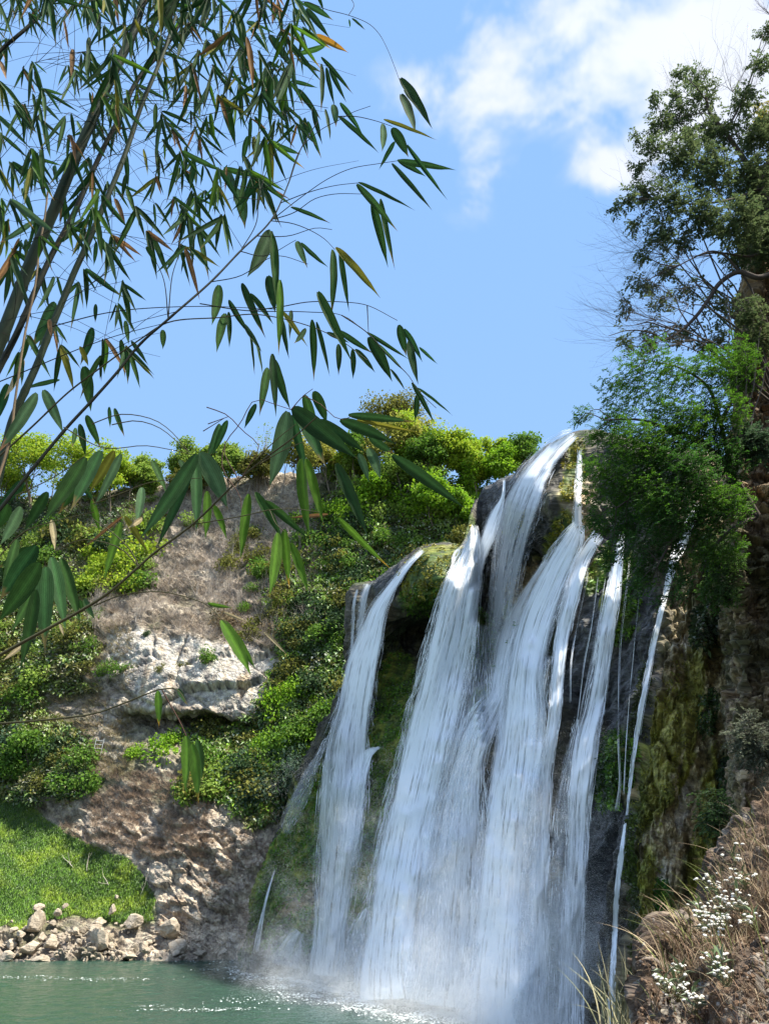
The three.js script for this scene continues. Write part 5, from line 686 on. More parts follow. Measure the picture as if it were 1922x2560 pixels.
  bush('dark blue-green bush on the cliff right of the drooping tree', 1880, 1110, 24.6, 90, 70, 90, [0.0425, 0.0935, 0.0476], [0.085, 0.145, 0.068]); bush('bush crowding the dark gap beside the brown rock wall', 1800, 1400, 27, 60, 110, 90, [0.0425, 0.102, 0.0238], [0.0935, 0.17, 0.034]); bush('leafy bush on the ledge above the cream lime rock', 1800, 1480, 28, 45, 40, 45, [0.0595, 0.145, 0.0238], [0.102, 0.204, 0.034]); bush('grey-green bush at the foot of the brown rock wall', 1890, 1860, 22, 60, 90, 70, [0.0935, 0.119, 0.0765], [0.153, 0.17, 0.111], 0.1, 0.2); bush('dark fern clump below the brown rock wall', 1800, 2050, 25, 36, 80, 50, [0.0425, 0.102, 0.0272], [0.085, 0.153, 0.034]); bush('green bush under the trees at the corner of the cliff', 1850, 940, 27, 60, 50, 70, [0.068, 0.17, 0.0238], [0.136, 0.238, 0.034]); bush('yellow-tinged bush beside the tall dark tree', 1925, 310, 27.5, 40, 90, 60, [0.272, 0.255, 0.034], [0.374, 0.323, 0.0425], 0.12);
}

// ---------------------------------------------------------------- dry grass and white flowers on the near bank
{
  const r = rng(777), B = new Build();
  const ground = (x, y) => bankAt(x, y)?.p ?? nearAt(x, y)?.p;
  const bladeGeo = (seed) => { const q = rng(seed), pos = [], idx = [], SEG = 7, lean = 0.5 + q() * 0.8, tw = (q() - 0.5) * 0.8; for (let k = 0; k <= SEG; k++) { const t = k / SEG, w = 0.009 * (1 - t * t) + 0.0004, x = lean * t * t * 0.75, y = t * (1 - 0.32 * lean * t), a = tw * t; pos.push(x - Math.sin(a) * w, y, -Math.cos(a) * w, x + Math.sin(a) * w, y, Math.cos(a) * w); if (k) { const b = (k - 1) * 2; idx.push(b, b + 1, b + 2, b + 1, b + 3, b + 2); } } const g = new THREE.BufferGeometry(); g.setAttribute('position', new THREE.Float32BufferAttribute(pos, 3)); g.setIndex(idx); g.computeVertexNormals(); return g; };
  const e = new THREE.Euler(), qn = new THREE.Quaternion(), mat = new THREE.MeshPhysicalMaterial({ roughness: 0.9, side: THREE.DoubleSide }), lists = [[], [], [], []];
  const straw = [[0.4, 0.32, 0.21], [0.28, 0.21, 0.13]], rust = [[0.24, 0.155, 0.1], [0.16, 0.1, 0.065]], fresh = [[0.17, 0.2, 0.045], [0.1, 0.145, 0.03]];
  const field = [[1660, 2470], [1710, 2380], [1760, 2290], [1810, 2180], [1855, 2080], [1930, 1970], [1990, 1930], [1990, 2330], [1900, 2330], [1830, 2380], [1770, 2450], [1690, 2480]];
  for (let k = 0; k < 30000; k++) { const x = lerp(1620, 1990, r()), y = lerp(1900, 2600, r()); if (inPoly(field, x, y) < -4 && r() > 0.12) continue; if (noise(x * 0.02, y * 0.02, 3) + r() * 0.6 < 0.02) continue; const p = ground(x, y); if (!p || p.z < -16) continue; const s = (0.07 + r() * r() * 0.3), c = r() < 0.5 ? rust : r() < 0.85 ? straw : fresh; p.y -= 0.04; lists[k % 4].push([new THREE.Matrix4().compose(p, qn.setFromEuler(e.set((r() - 0.5) * 1.1, r() * 6.28, (r() - 0.5) * 1.1)), V(s, s, s * (0.7 + r() * 0.5))), tint(r, ...c)]); }
  // long stalks that arch out over the water
  for (let k = 0; k < 170; k++) { const t = r(), x = lerp(1660, 1880, t) + (r() - 0.5) * 40, y = lerp(2440, 2040, t) + (r() - 0.5) * 50, p = ground(x, y + 20); if (!p || p.z < -14) continue; const s = 0.25 + r() * 0.35; lists[k % 4].push([new THREE.Matrix4().compose(p, qn.setFromEuler(e.set((r() - 0.5) * 0.8, Math.PI + (r() - 0.5) * 2.4, (r() - 0.5) * 0.6)), V(s, s * 0.8, s)), tint(r, ...(r() < 0.6 ? straw : fresh))]); }
  lists.forEach((l, i) => instanced(['dry_grass', 'dry_grass_001', 'dry_grass_002', 'dry_grass_003'][i], bladeGeo(60 + i), mat, l, 'tangled dry grass and stalks on the near bank'));
  // clods and stones lying on the earth
  { const bits = [], stone = new THREE.IcosahedronGeometry(1, 1), pa = stone.attributes.position; for (let i = 0; i < pa.count; i++) { const k = 0.75 + 0.4 * Math.abs(noise(pa.getX(i) * 1.4 + 3, pa.getY(i) * 1.4, pa.getZ(i) * 1.4)) * 2; pa.setXYZ(i, pa.getX(i) * k, pa.getY(i) * k * 0.7, pa.getZ(i) * k); } stone.computeVertexNormals();
    for (let k = 0; k < 3000; k++) { const x = lerp(1590, 1990, r()), y = lerp(2300, 2640, r()), p = bankAt(x, y)?.p; if (!p) continue; const s = 0.003 + Math.pow(r(), 6) * 0.018; bits.push([new THREE.Matrix4().compose(p, qn.setFromEuler(e.set(r() * 6, r() * 6, r() * 6)), V(s, s, s)), tint(r, [0.12, 0.08, 0.055], r() < 0.2 ? [0.34, 0.31, 0.28] : [0.2, 0.13, 0.085])]); }
    instanced('rubble', stone, new THREE.MeshStandardMaterial({ roughness: 1 }), bits, 'small stones and clods of earth on the near bank'); }
  // tufts low by the jet
  { const tuftB = []; for (let k = 0; k < 110; k++) { const x = lerp(1500, 1640, r()), y = 2560 + r() * 40, p = at(x, y, 9 + r() * 2), s = 0.35 + r() * 0.6; tuftB.push([new THREE.Matrix4().compose(p, qn.setFromEuler(e.set((r() - 0.5) * 1.2, r() * 6.28, (r() - 0.5) * 1.2)), V(s, s, s)), tint(r, [0.2, 0.22, 0.12], [0.3, 0.27, 0.17])]); } instanced('grass_tuft', bladeGeo(66), mat, tuftB, 'pale grass tuft at the lower edge beside the jet of water'); }
  // everlasting flowers: heads in loose clusters on thin stalks
  const white = new THREE.MeshStandardMaterial({ color: new THREE.Color().setRGB(0.74, 0.73, 0.68), roughness: 0.9 }), stalkM = new THREE.MeshStandardMaterial({ color: new THREE.Color().setRGB(0.2, 0.2, 0.11), roughness: 0.9 }), leafM = new THREE.MeshPhysicalMaterial({ color: new THREE.Color().setRGB(0.11, 0.16, 0.07), roughness: 1, transmission: 0.2, thickness: 0, side: THREE.DoubleSide });
  const heads = [0, 1, 2].map((v) => { const q = rng(30 + v), parts = []; for (let k = 0; k < 16; k++) { const g = new THREE.IcosahedronGeometry(0.36 + q() * 0.14, 1), a = q() * 6.28, d = Math.sqrt(q()) * 0.8; g.scale(1, 0.9, 1); g.translate(Math.cos(a) * d, 0.5 * (1 - d * d) + (q() - 0.5) * 0.3, Math.sin(a) * d); parts.push(g); } return mergeGeometries(parts); });
  const clusters = [[1770, 2200, 8, 40, 'topmost white flowers below the brown rock wall'], [1790, 2215, 5, 30, 'pair of white flower sprigs high on the dry bank'], [1830, 2130, 4, 40, 'lone white sprig near the right edge of the bank'], [1855, 2190, 7, 36, 'white sprig against brown grass at the right edge'], [1845, 2245, 8, 36, 'scattered white flowers in the middle of the brown grass'], [1800, 2255, 12, 34, 'dense white flower spray above the biggest cluster'], [1800, 2300, 16, 30, 'biggest cluster of white flowers on the bank'], [1780, 2330, 10, 30, 'white flowers just below the biggest cluster'], [1745, 2270, 8, 30, 'small white sprig leaning out at the left of the grass'], [1760, 2300, 6, 26, 'white sprig touching the biggest cluster from the left'], [1785, 2400, 8, 34, 'grey-white flowers on the lower bank'], [1810, 2430, 7, 30, 'white sprig above the bare earth'], [1660, 2450, 6, 28, 'lowest white flowers at the lip of the bank'], [1690, 2470, 9, 34, 'white flowers in the green tuft at the lip of the bank'], [1700, 2425, 5, 28, 'white sprig above the green tuft'], [1880, 2290, 6, 34, 'faint white sprig far back in the brown grass'], [1730, 2500, 5, 26, 'white flowers hanging over the earth edge']];
  for (const [x, y, n, w, label] of clusters) {
    const p0 = ground(x, y + 26) ?? at(x, y + 26, 8), D = Math.min(11, -p0.z) - 0.45, foot = at(x + 6, y + 34, D), root = thing('white_flower', label, 'flower', 'white everlasting flowers on the near bank', foot), S = new Build();
    for (let k = 0; k < n * 1.7; k++) { const h = at(x + (r() - 0.5) * w * 1.9, y + (r() - 0.5) * w * 1.1, D - 0.05 - r() * 0.25).sub(foot), s = 0.0125 * D / 7 * (0.7 + r() * 0.6); S.tube(bend(V((r() - 0.5) * 0.03, 0, (r() - 0.5) * 0.03), h, r, 0.05, 5), taper(6, 0.0035, 0.002), [1, 1, 1], 3); const m = part(root, 'flower_head', heads[k % 3], white); m.position.copy(h); m.scale.setScalar(s); m.rotation.set((r() - 0.5) * 0.9, r() * 6, (r() - 0.5) * 0.9); }
    part(root, 'stalks', S.geometry(), stalkM); const Lf = new Build(); for (let k = 0; k < 10; k++) { const d = dirIn(r); d.y = Math.abs(d.y) * 0.5; d.normalize(); Lf.leaf(V(0, r() * 0.12, 0), d, V(0, 1, 0).addScaledVector(d, -d.y).normalize(), 0.07 + r() * 0.07, 0.012, [1, 1, 1]); } part(root, 'leaves', Lf.geometry(), leafM);
  }
}

// ---------------------------------------------------------------- the bamboo in front
{
  const r = rng(31337);
  const veins = tileNoise(256, (u, v) => [0.5 + 0.22 * Math.sin(u * Math.PI * 2 * 9) + ring(u, v, 32, 3) * 0.25]);
  const stripe = tileNoise(256, (u, v) => { const t = 0.86 + 0.1 * Math.sin(u * Math.PI * 2 * 9) + ring(u, v, 16, 21) * 0.12 + ring(u, v, 5, 44) * 0.12; return [t, t, t * 0.97]; });
  const leafMat = (c) => new THREE.MeshPhysicalMaterial({ color: new THREE.Color().setRGB(...c), vertexColors: true, roughness: 0.95, transmission: 0.45, thickness: 0, specularIntensity: 0.35, clearcoat: 0.04, clearcoatRoughness: 0.42, map: stripe, bumpMap: veins, bumpScale: 0.0006, side: THREE.DoubleSide });
  const M = { d: leafMat([0.0277, 0.0799, 0.0237]), g: leafMat([0.044, 0.119, 0.026]), b: leafMat([0.107, 0.24, 0.0237]), p: leafMat([0.1, 0.2, 0.09]), m: leafMat([0.036, 0.115, 0.035]), y: leafMat([0.239, 0.24, 0.0332]), o: leafMat([0.528, 0.259, 0.0355]), r: leafMat([0.315, 0.169, 0.071]), s: leafMat([0.579, 0.479, 0.284]) };  // bright leaves carry backlight in their colour, pale ones the sky sheen
  // leaf blades: length 1 down -y, half width 0.5 in x; some with a scorched tip or edge
  const blades = Array.from({ length: 10 }, (_, v) => {
    const q = rng(200 + v), ROW = 16, COL = 4, pos = [], col = [], uv = [], idx = [], arch = (q() - 0.3) * 0.16, side = (q() - 0.5) * 0.1, twist = (q() - 0.5) * 1.2, fold = 0.1 + q() * 0.22, scorch = v % 3 === 0 ? 0.08 + q() * 0.1 : v % 3 === 1 ? 0.03 : 0, wave = q() * 6;
    for (let j = 0; j <= ROW; j++) for (let i = 0; i <= COL; i++) {
      const t = j / ROW, s = i / COL * 2 - 1, w = Math.pow(Math.sin(Math.PI * Math.pow(clamp(t * 0.985 + 0.012), 0.66)), 0.8) * (t > 0.75 ? lerp(1, 0.35, (t - 0.75) / 0.25) : 1), a = twist * t;
      let x = s * 0.5 * w, z = Math.abs(s) * fold * w * 0.5 + Math.sin(t * 17 + wave) * 0.02 * Math.abs(s); const xx = x * Math.cos(a) - z * Math.sin(a) * 0.3, zz = x * Math.sin(a) * 0.5 + z;
      pos.push(xx + side * Math.sin(Math.PI * t) * 2.2, -t, zz * 0.25 - arch * t * t * 1.6); uv.push(i / COL, t * 3);
      const burnt = t > 1 - scorch * (1 + 0.5 * Math.abs(s)) - noise(t * 9, s * 3, v) * 0.03 && scorch > 0 ? 1 : 0, rib = i === COL / 2 ? 1.75 : 1; col.push(...(burnt ? [7, 1.9, 2.4] : [rib, rib, rib]));
      if (i < COL && j < ROW) { const k = j * (COL + 1) + i; idx.push(k, k + COL + 1, k + 1, k + 1, k + COL + 1, k + COL + 2); }
    }
    const g = new THREE.BufferGeometry(); g.setAttribute('position', new THREE.Float32BufferAttribute(pos, 3)); g.setAttribute('color', new THREE.Float32BufferAttribute(col, 3)); g.setAttribute('uv', new THREE.Float32BufferAttribute(uv, 2)); g.setIndex(idx); g.computeVertexNormals(); return g;
  });
  const culmTone = tileNoise(256, (u, v) => { const n = ring(u, v, 8, 9) * 0.3 + ring(u, v, 40, 5) * 0.2; return [0.85 + n, 0.85 + n, 0.82 + n]; });
  const wood = (c) => new THREE.MeshPhysicalMaterial({ color: new THREE.Color().setRGB(...c), roughness: 0.75, map: culmTone });
  const W = { culm: wood([0.02, 0.048, 0.024]), dark: wood([0.013, 0.022, 0.014]), twig: wood([0.045, 0.04, 0.028]), red: wood([0.1, 0.045, 0.03]), tan: wood([0.3, 0.22, 0.14]), olive: wood([0.085, 0.085, 0.035]), ring: wood([0.05, 0.04, 0.03]) };
  const px2m = (w, D) => w / FOCAL * D * (CP * CP + 0.15);
  function stalk(label, group) { const o = thing('bamboo', label, 'bamboo', group, V()); o.userData.stems = undefined; delete o.userData.stems; o.lines = []; return o; }
  const bottom = (o, p) => { o.position.copy(p); };
  // a round stem along pixels [x, y, D], widths in pixels
  function stem(o, name, pts, w0, w1, mat, node = 0) {
    const c = new THREE.CatmullRomCurve3(pts.map((q) => (q ? at(...q).sub(o.position) : V()))), len = c.getLength(), n = clamp(Math.round(len / 0.03), 6, 240), P = c.getSpacedPoints(n), D0 = (pts[0] || pts[1])[2], D1 = pts[pts.length - 1][2], pos = [], nor = [], uv = [], idx = [], SID = w0 > 9 ? 14 : 6, x = V(), y = V(), d = V();
    for (let k = 0; k <= n; k++) { d.subVectors(P[Math.min(n, k + 1)], P[Math.max(0, k - 1)]).normalize(); x.crossVectors(d, V(0.2, 0.1, 0.97)).normalize(); y.crossVectors(d, x); const t = k / n, R = px2m(lerp(w0, w1, t), lerp(D0, D1, t)) / 2, s = node ? ((t * len) % node) / node : 0.5, bump = node ? 1 + 0.14 * Math.exp(-Math.pow(Math.min(s, 1 - s) * node / 0.012, 2)) : 1; for (let a = 0; a <= SID; a++) { const an = a / SID * 2 * Math.PI, nx = x.x * Math.cos(an) + y.x * Math.sin(an), ny = x.y * Math.cos(an) + y.y * Math.sin(an), nz = x.z * Math.cos(an) + y.z * Math.sin(an); pos.push(P[k].x + nx * R * bump, P[k].y + ny * R * bump, P[k].z + nz * R * bump); nor.push(nx, ny, nz); uv.push(a / SID, t * len * 1.5); if (a < SID && k < n) { const b = k * (SID + 1) + a; idx.push(b, b + 1, b + SID + 1, b + 1, b + SID + 2, b + SID + 1); } } }
    const g = new THREE.BufferGeometry(); g.setAttribute('position', new THREE.Float32BufferAttribute(pos, 3)); g.setAttribute('normal', new THREE.Float32BufferAttribute(nor, 3)); g.setAttribute('uv', new THREE.Float32BufferAttribute(uv, 2)); g.setIndex(idx); part(o, name, g, mat);
    if (node && w0 > 12) for (let l = node; l < len; l += node) { const k = Math.round(l / len * n), R = px2m(lerp(w0, w1, l / len), lerp(D0, D1, l / len)) / 2; d.subVectors(P[Math.min(n, k + 1)], P[Math.max(0, k - 1)]).normalize(); const t = new THREE.TorusGeometry(R * 1.04, R * 0.1, 6, 20), m = part(o, 'node', t, W.ring); m.position.copy(P[k]); m.quaternion.setFromUnitVectors(V(0, 0, 1), d); }
    c.getPoints(Math.max(8, pts.length * 5)).forEach((p, i, a) => o.lines.push([p.add(o.position), lerp(D0, D1, i / a.length)]));
  }
  const LEAVES = new Map();
  function leaf(o, bx, by, tx, ty, w, kind = 'g', D) {
    const n = (LEAVES.get(o) ?? 0); if (n >= 300) return; LEAVES.set(o, n + 1);
    const lp = Math.hypot(tx - bx, ty - by); D ??= clamp(0.235 * FOCAL / lp, 1.35, 4.2) * (0.94 + r() * 0.12);
    const a = at(bx, by, D), b = at(tx, ty, D * (1 + (r() - 0.5) * 0.07)), m = part(o, 'leaf', blades['orsy'.includes(kind) ? [2, 5, 8][Math.floor(r() * 3)] : Math.floor(r() * 10)], M[kind]), L = a.distanceTo(b), yA = a.clone().sub(b).normalize(), view = camera.position.clone().sub(a).normalize();
    const z = view.addScaledVector(yA, -view.dot(yA)).normalize(), yaw = (r() - 0.5) * 1.1, x = V().crossVectors(yA, z), z2 = z.clone().multiplyScalar(Math.cos(yaw)).addScaledVector(x, Math.sin(yaw)); x.crossVectors(yA, z2);
    m.position.copy(a).sub(o.position); m.quaternion.setFromRotationMatrix(new THREE.Matrix4().makeBasis(x, yA, z2)); m.scale.set(w / FOCAL * D * 1.0 / Math.max(0.75, Math.cos(yaw)), L, L);
  }
  const nearLine = (lines, p) => { let best = lines[0], d = 1e9; for (const q of lines) { const e = q[0].distanceTo(p); if (e < d) { d = e; best = q; } } return best; };
  const culms = 'bamboo culms at the upper left';
  // thick culms
  const A = stalk('thickest bamboo culm, slanting up to the right', culms); bottom(A, V(-3.0, 6.2, -3.0)); stem(A, 'culm', [0, [-160, 1240, 3.2], [-40, 950, 3.2], [8, 836, 3.2], [42, 747, 3.2], [84, 640, 3.2], [139, 518, 3.2], [185, 405, 3.2], [230, 303, 3.2], [295, 160, 3.2], [333, 84, 3.2], [358, 0, 3.2], [390, -120, 3.2]], 54, 30, W.culm, 0.32);
  const B = stalk('thinner dark culm just right of the thickest one', culms); bottom(B, V(-2.7, 6.2, -3.6)); stem(B, 'culm', [0, [-60, 1040, 3.5], [8, 903, 3.5], [42, 836, 3.5], [84, 739, 3.5], [128, 642, 3.5], [185, 535, 3.5], [228, 438, 3.5], [261, 367, 3.5], [303, 287, 3.5], [345, 198, 3.5], [421, 108, 3.5], [476, 0, 3.5], [510, -80, 3.5]], 29, 13, W.dark, 0.28);
  const C = stalk('third green culm, ending right of the others', culms); bottom(C, V(-2.2, 6.2, -2.9)); stem(C, 'culm', [0, [-20, 1250, 3.0], [8, 1148, 3.0], [30, 1055, 3.0], [60, 985, 3.0], [92, 915, 3.0], [128, 823, 3.0], [156, 756, 3.0], [185, 684, 3.0], [219, 610, 3.0], [253, 531, 3.0], [291, 442, 3.0], [320, 367, 3.0], [352, 270, 3.0], [410, 130, 3.0], [440, 40, 3.0]], 34, 14, W.culm, 0.3);
  const E = stalk('dark culm crossing the upper left corner', culms); bottom(E, V(-4.2, 6.2, -3.6)); stem(E, 'culm', [0, [-60, 190, 3.4], [0, 128, 3.4], [71, 67, 3.4], [139, 0, 3.4], [210, -70, 3.4]], 19, 14, W.dark, 0.3);
  const F = stalk('dry pale stem between the green culms', undefined); bottom(F, V(-1.9, 6.2, -2.6)); stem(F, 'culm', [0, [20, 1120, 2.7], [38, 1004, 2.7], [63, 836, 2.7], [88, 718, 2.7], [101, 610, 2.7], [112, 548, 2.7], [120, 480, 2.7]], 11, 6, W.tan, 0.2);
  // slender stems that cross to the right
  const S1 = stalk('slender stem arching from lower left to the sprays over open sky', undefined); bottom(S1, V(-2.3, 6.2, -2.4)); stem(S1, 'culm', [0, [-120, 1420, 2.6], [0, 1274, 2.6], [105, 1144, 2.6], [169, 1068, 2.6], [232, 1000, 2.6], [295, 929, 2.6], [350, 861, 2.6], [421, 798, 2.6], [527, 705, 2.65], [601, 628, 2.7], [677, 552, 2.75], [719, 464, 2.8], [753, 371, 2.8], [795, 303, 2.8]], 18, 3.4, W.dark, 0.17);
  const S2 = stalk('slender stem running beside the long arching one', undefined); bottom(S2, V(-2.6, 6.2, -2.8)); stem(S2, 'culm', [0, [-100, 1230, 2.9], [0, 1140, 2.9], [84, 1064, 2.9], [169, 983, 2.9], [228, 937, 2.9], [350, 849, 2.9], [421, 806, 2.9], [548, 794, 2.9], [640, 786, 2.9], [770, 814, 2.95], [850, 850, 3], [917, 900, 3]], 12, 2.4, W.olive, 0.15);
  const S3 = stalk('lower stem sloping up through the largest hanging leaves', undefined); bottom(S3, V(-1.8, 6.2, -1.7)); stem(S3, 'culm', [0, [-140, 1720, 1.9], [0, 1638, 1.9], [96, 1585, 1.9], [193, 1532, 1.9], [270, 1484, 1.9], [347, 1417, 1.9], [385, 1383, 1.9], [482, 1311, 1.9], [597, 1200, 1.85], [656, 1151, 1.8], [736, 1092, 1.75], [791, 1043, 1.7]], 24, 4, W.olive, 0.16);
  const S4 = stalk('bare bottom twig with three hanging leaves over the slope', undefined); bottom(S4, V(-1.5, 6.2, -1.5)); stem(S4, 'culm', [0, [-80, 1815, 1.6], [0, 1809, 1.6], [144, 1797, 1.6], [241, 1783, 1.6], [308, 1759, 1.6], [404, 1722, 1.6], [433, 1720, 1.6]], 15, 3.5, W.olive, 0.12);
  stem(S4, 'branch', [[404, 1722, 1.6], [425, 1760, 1.6], [448, 1800, 1.6], [466, 1840, 1.6]], 3.5, 2.5, W.red); stem(S4, 'branch', [[433, 1720, 1.6], [450, 1730, 1.6], [470, 1764, 1.6]], 3, 2, W.olive);
  const twigs = (o, list, w0, w1, mat, D) => { for (const l of list) stem(o, 'branch', l.map(([x, y]) => [x, y, D]), w0, w1, mat); };
  twigs(S1, [[[719, 464], [753, 371], [803, 324], [850, 299], [879, 282], [926, 265]], [[845, 291], [888, 291], [942, 303], [980, 316]], [[677, 552], [753, 493], [820, 447], [879, 421], [947, 409], [993, 402]], [[700, 508], [774, 480], [837, 464], [896, 457]], [[685, 548], [736, 531], [787, 497], [837, 485], [909, 485]], [[677, 552], [728, 558], [774, 575], [812, 598], [837, 624]], [[601, 628], [640, 560], [650, 480], [690, 380], [760, 300]], [[640, 590], [720, 590], [790, 570], [830, 574]], [[601, 628], [660, 640], [740, 600]], [[527, 705], [600, 690], [690, 640], [770, 660]]], 3.6, 2, W.dark, 2.75);
  twigs(S1, [[[640, 60], [753, 4], [820, 25], [871, 38], [921, 59], [947, 84], [968, 122], [985, 164], [1001, 207]], [[871, 38], [885, 12], [862, -20]], [[660, 30], [560, 40], [440, 70], [330, 130]], [[460, 300], [600, 268], [700, 250], [820, 270]], [[330, 250], [480, 256], [600, 276], [690, 300]]], 3, 2, W.dark, 2.9);
  twigs(S2, [[[500, 759], [610, 776], [770, 780], [854, 788], [917, 831]], [[640, 775], [702, 767], [770, 755], [858, 755], [917, 763], [993, 801]], [[854, 788], [917, 831], [963, 881], [1022, 940], [1043, 974], [1090, 1020]], [[918, 765], [921, 831]], [[122, 819], [169, 806], [253, 785], [337, 773], [506, 766], [691, 773]], [[0, 954], [42, 937], [152, 891], [228, 861], [303, 836], [421, 806]], [[421, 798], [431, 690], [450, 620], [440, 560]], [[421, 798], [410, 700], [385, 640], [375, 600]]], 4, 2, W.dark, 2.85);
  twigs(S3, [[[597, 1200], [560, 1120], [601, 1058], [639, 999], [690, 1012], [728, 1024]], [[728, 1024], [757, 991], [782, 972]], [[760, 990], [800, 1010], [850, 1050], [880, 1040]], [[517, 1018], [567, 1037], [605, 1075], [648, 1117], [626, 1159], [600, 1200]], [[520, 1060], [570, 1042]], [[508, 1078], [560, 1046]], [[559, 1121], [556, 1170], [600, 1240], [604, 1270]]], 3.6, 2.2, W.red, 1.8);
  twigs(S3, [[[160, 1068], [261, 1120], [362, 1114], [421, 1123], [493, 1139]], [[230, 1060], [300, 1036], [379, 1047], [421, 1072], [475, 1132]], [[280, 1062], [340, 1052], [400, 1070], [470, 1130]], [[482, 1311], [602, 1291], [674, 1275], [737, 1272], [800, 1281]], [[236, 1515], [299, 1489], [385, 1479], [433, 1484], [520, 1513], [544, 1537], [568, 1560]], [[347, 1417], [330, 1380], [280, 1330], [230, 1295]], [[347, 1417], [300, 1370], [200, 1350], [130, 1385]], [[0, 1390], [60, 1330], [150, 1300], [237, 1280]], [[232, 1260], [300, 1235], [380, 1205], [500, 1195]], [[40, 1240], [140, 1190], [240, 1120]], [[650, 1160], [700, 1130], [770, 1100]], [[640, 1150], [690, 1100], [740, 1060]], [[674, 1275], [690, 1310], [712, 1330]]], 4, 2.2, W.olive, 1.9);
  // leaves one by one: stalk x, y, tip x, y, width, kind
  const on = (o, list) => { for (const [a, b, c, d, w, k] of list) leaf(o, a, b, c, d, w, k); };
  on(S1, [[1001, 196, 1081, 324, 34, 'd'], [1003, 236, 1040, 345, 34, 'd'], [1010, 225, 1070, 300, 18, 'd'], [959, 299, 1094, 354, 15, 'y'], [957, 310, 953, 383, 25, 'p'], [987, 354, 947, 425, 17, 'm'], [980, 320, 1022, 396, 37, 'd'], [1018, 362, 1119, 501, 17, 'm'], [993, 400, 1140, 425, 23, 'd'], [995, 402, 1065, 442, 19, 'd'], [980, 409, 1086, 531, 17, 'd'], [896, 457, 1035, 522, 14, 'd'], [892, 461, 1001, 586, 25, 'g'], [930, 506, 970, 670, 29, 'g'], [951, 497, 982, 653, 19, 'g'], [831, 624, 835, 780, 23, 'g'], [850, 628, 871, 772, 19, 'g'], [839, 619, 951, 746, 24, 'y'], [742, 603, 765, 657, 24, 'm'], [753, 607, 814, 668, 14, 'd'], [727, 518, 829, 556, 13, 'd'], [677, 577, 614, 700, 50, 'd'], [681, 586, 690, 760, 29, 'g'], [803, 160, 803, 282, 19, 'd'], [816, 169, 833, 261, 17, 'd'], [824, 172, 862, 250, 18, 'd'], [850, 257, 907, 337, 20, 'm'], [833, 261, 840, 312, 27, 'p'], [845, 291, 947, 383, 17, 'd'], [803, 143, 883, 236, 17, 'd'], [787, 88, 871, 132, 25, 'o'], [812, 114, 728, 139, 21, 'g'], [744, 145, 797, 180, 15, 'd'], [760, 6, 834, 52, 25, 'd'], [766, 22, 822, 90, 26, 'd'], [770, 30, 781, 103, 13, 'd'], [754, 20, 740, 52, 20, 'm'], [673, 88, 740, 186, 31, 'd'], [618, 55, 664, 82, 22, 'm'], [622, 66, 677, 143, 18, 'm'], [694, 0, 708, 108, 20, 'g'], [677, 185, 677, 337, 28, 'g'], [686, 186, 712, 305, 24, 'g'], [702, 194, 724, 308, 20, 'g'], [728, 202, 796, 220, 15, 'd'], [744, 222, 805, 296, 23, 'd'], [602, 122, 614, 220, 37, 'd'], [614, 146, 652, 220, 24, 'd'], [556, 236, 590, 362, 36, 'g'], [748, 290, 770, 392, 15, 'm'], [770, 303, 804, 398, 17, 'd'], [761, 294, 770, 342, 15, 'd'], [682, 352, 720, 380, 18, 'p'], [690, 362, 750, 385, 18, 'm'], [873, 48, 875, 68, 8, 'd'], [880, 46, 914, 76, 9, 'd'], [655, 465, 693, 560, 22, 'd'], [640, 430, 600, 520, 26, 'm'], [560, 425, 600, 500, 36, 'm'], [590, 470, 615, 560, 40, 'm'], [630, 440, 740, 520, 18, 'g'], [560, 420, 655, 445, 20, 'g'], [620, 340, 604, 408, 20, 'd'], [634, 342, 645, 415, 20, 'y'], [610, 390, 640, 470, 20, 'd']]);
  on(S2, [[997, 812, 1018, 890, 27, 'd'], [1010, 822, 1056, 906, 19, 'm'], [1022, 852, 1041, 953, 24, 'd'], [1048, 868, 1094, 911, 10, 'm'], [921, 843, 980, 957, 35, 'd'], [917, 831, 1022, 898, 13, 'd'], [946, 860, 1014, 932, 11, 'm'], [976, 923, 1014, 978, 9, 'd'], [1029, 957, 1086, 1062, 15, 'd'], [1041, 987, 1037, 1054, 17, 'd'], [1043, 970, 1132, 1037, 9, 'm'], [780, 799, 786, 949, 23, 'g'], [791, 805, 824, 944, 15, 'd'], [795, 730, 879, 902, 30, 'g'], [846, 860, 846, 934, 19, 'd'], [881, 873, 881, 949, 17, 'd'], [888, 873, 938, 932, 17, 'd'], [846, 826, 934, 885, 19, 'd'], [816, 832, 872, 858, 14, 'd'], [700, 700, 696, 898, 24, 'b'], [706, 797, 723, 898, 17, 'd'], [706, 780, 770, 868, 15, 'y'], [605, 708, 660, 835, 25, 'd'], [626, 734, 685, 814, 19, 'd'], [610, 810, 660, 885, 15, 'd'], [548, 713, 530, 818, 33, 'g'], [563, 784, 540, 873, 27, 'g'], [572, 780, 574, 873, 16, 'd'], [572, 750, 620, 835, 18, 'd'], [670, 690, 690, 785, 34, 'd'], [728, 776, 723, 839, 15, 'd'], [765, 822, 732, 860, 17, 'd'], [625, 832, 637, 940, 8, 'd'], [640, 850, 660, 935, 9, 'd'], [669, 919, 654, 1029, 26, 'g'], [681, 885, 690, 1033, 24, 'd'], [685, 898, 719, 1020, 26, 'g'], [240, 760, 240, 806, 13, 'd'], [314, 802, 322, 857, 16, 'g'], [303, 849, 312, 941, 18, 'g'], [329, 853, 375, 916, 15, 'd'], [265, 849, 261, 937, 21, 'b'], [232, 819, 202, 912, 27, 'm']]);
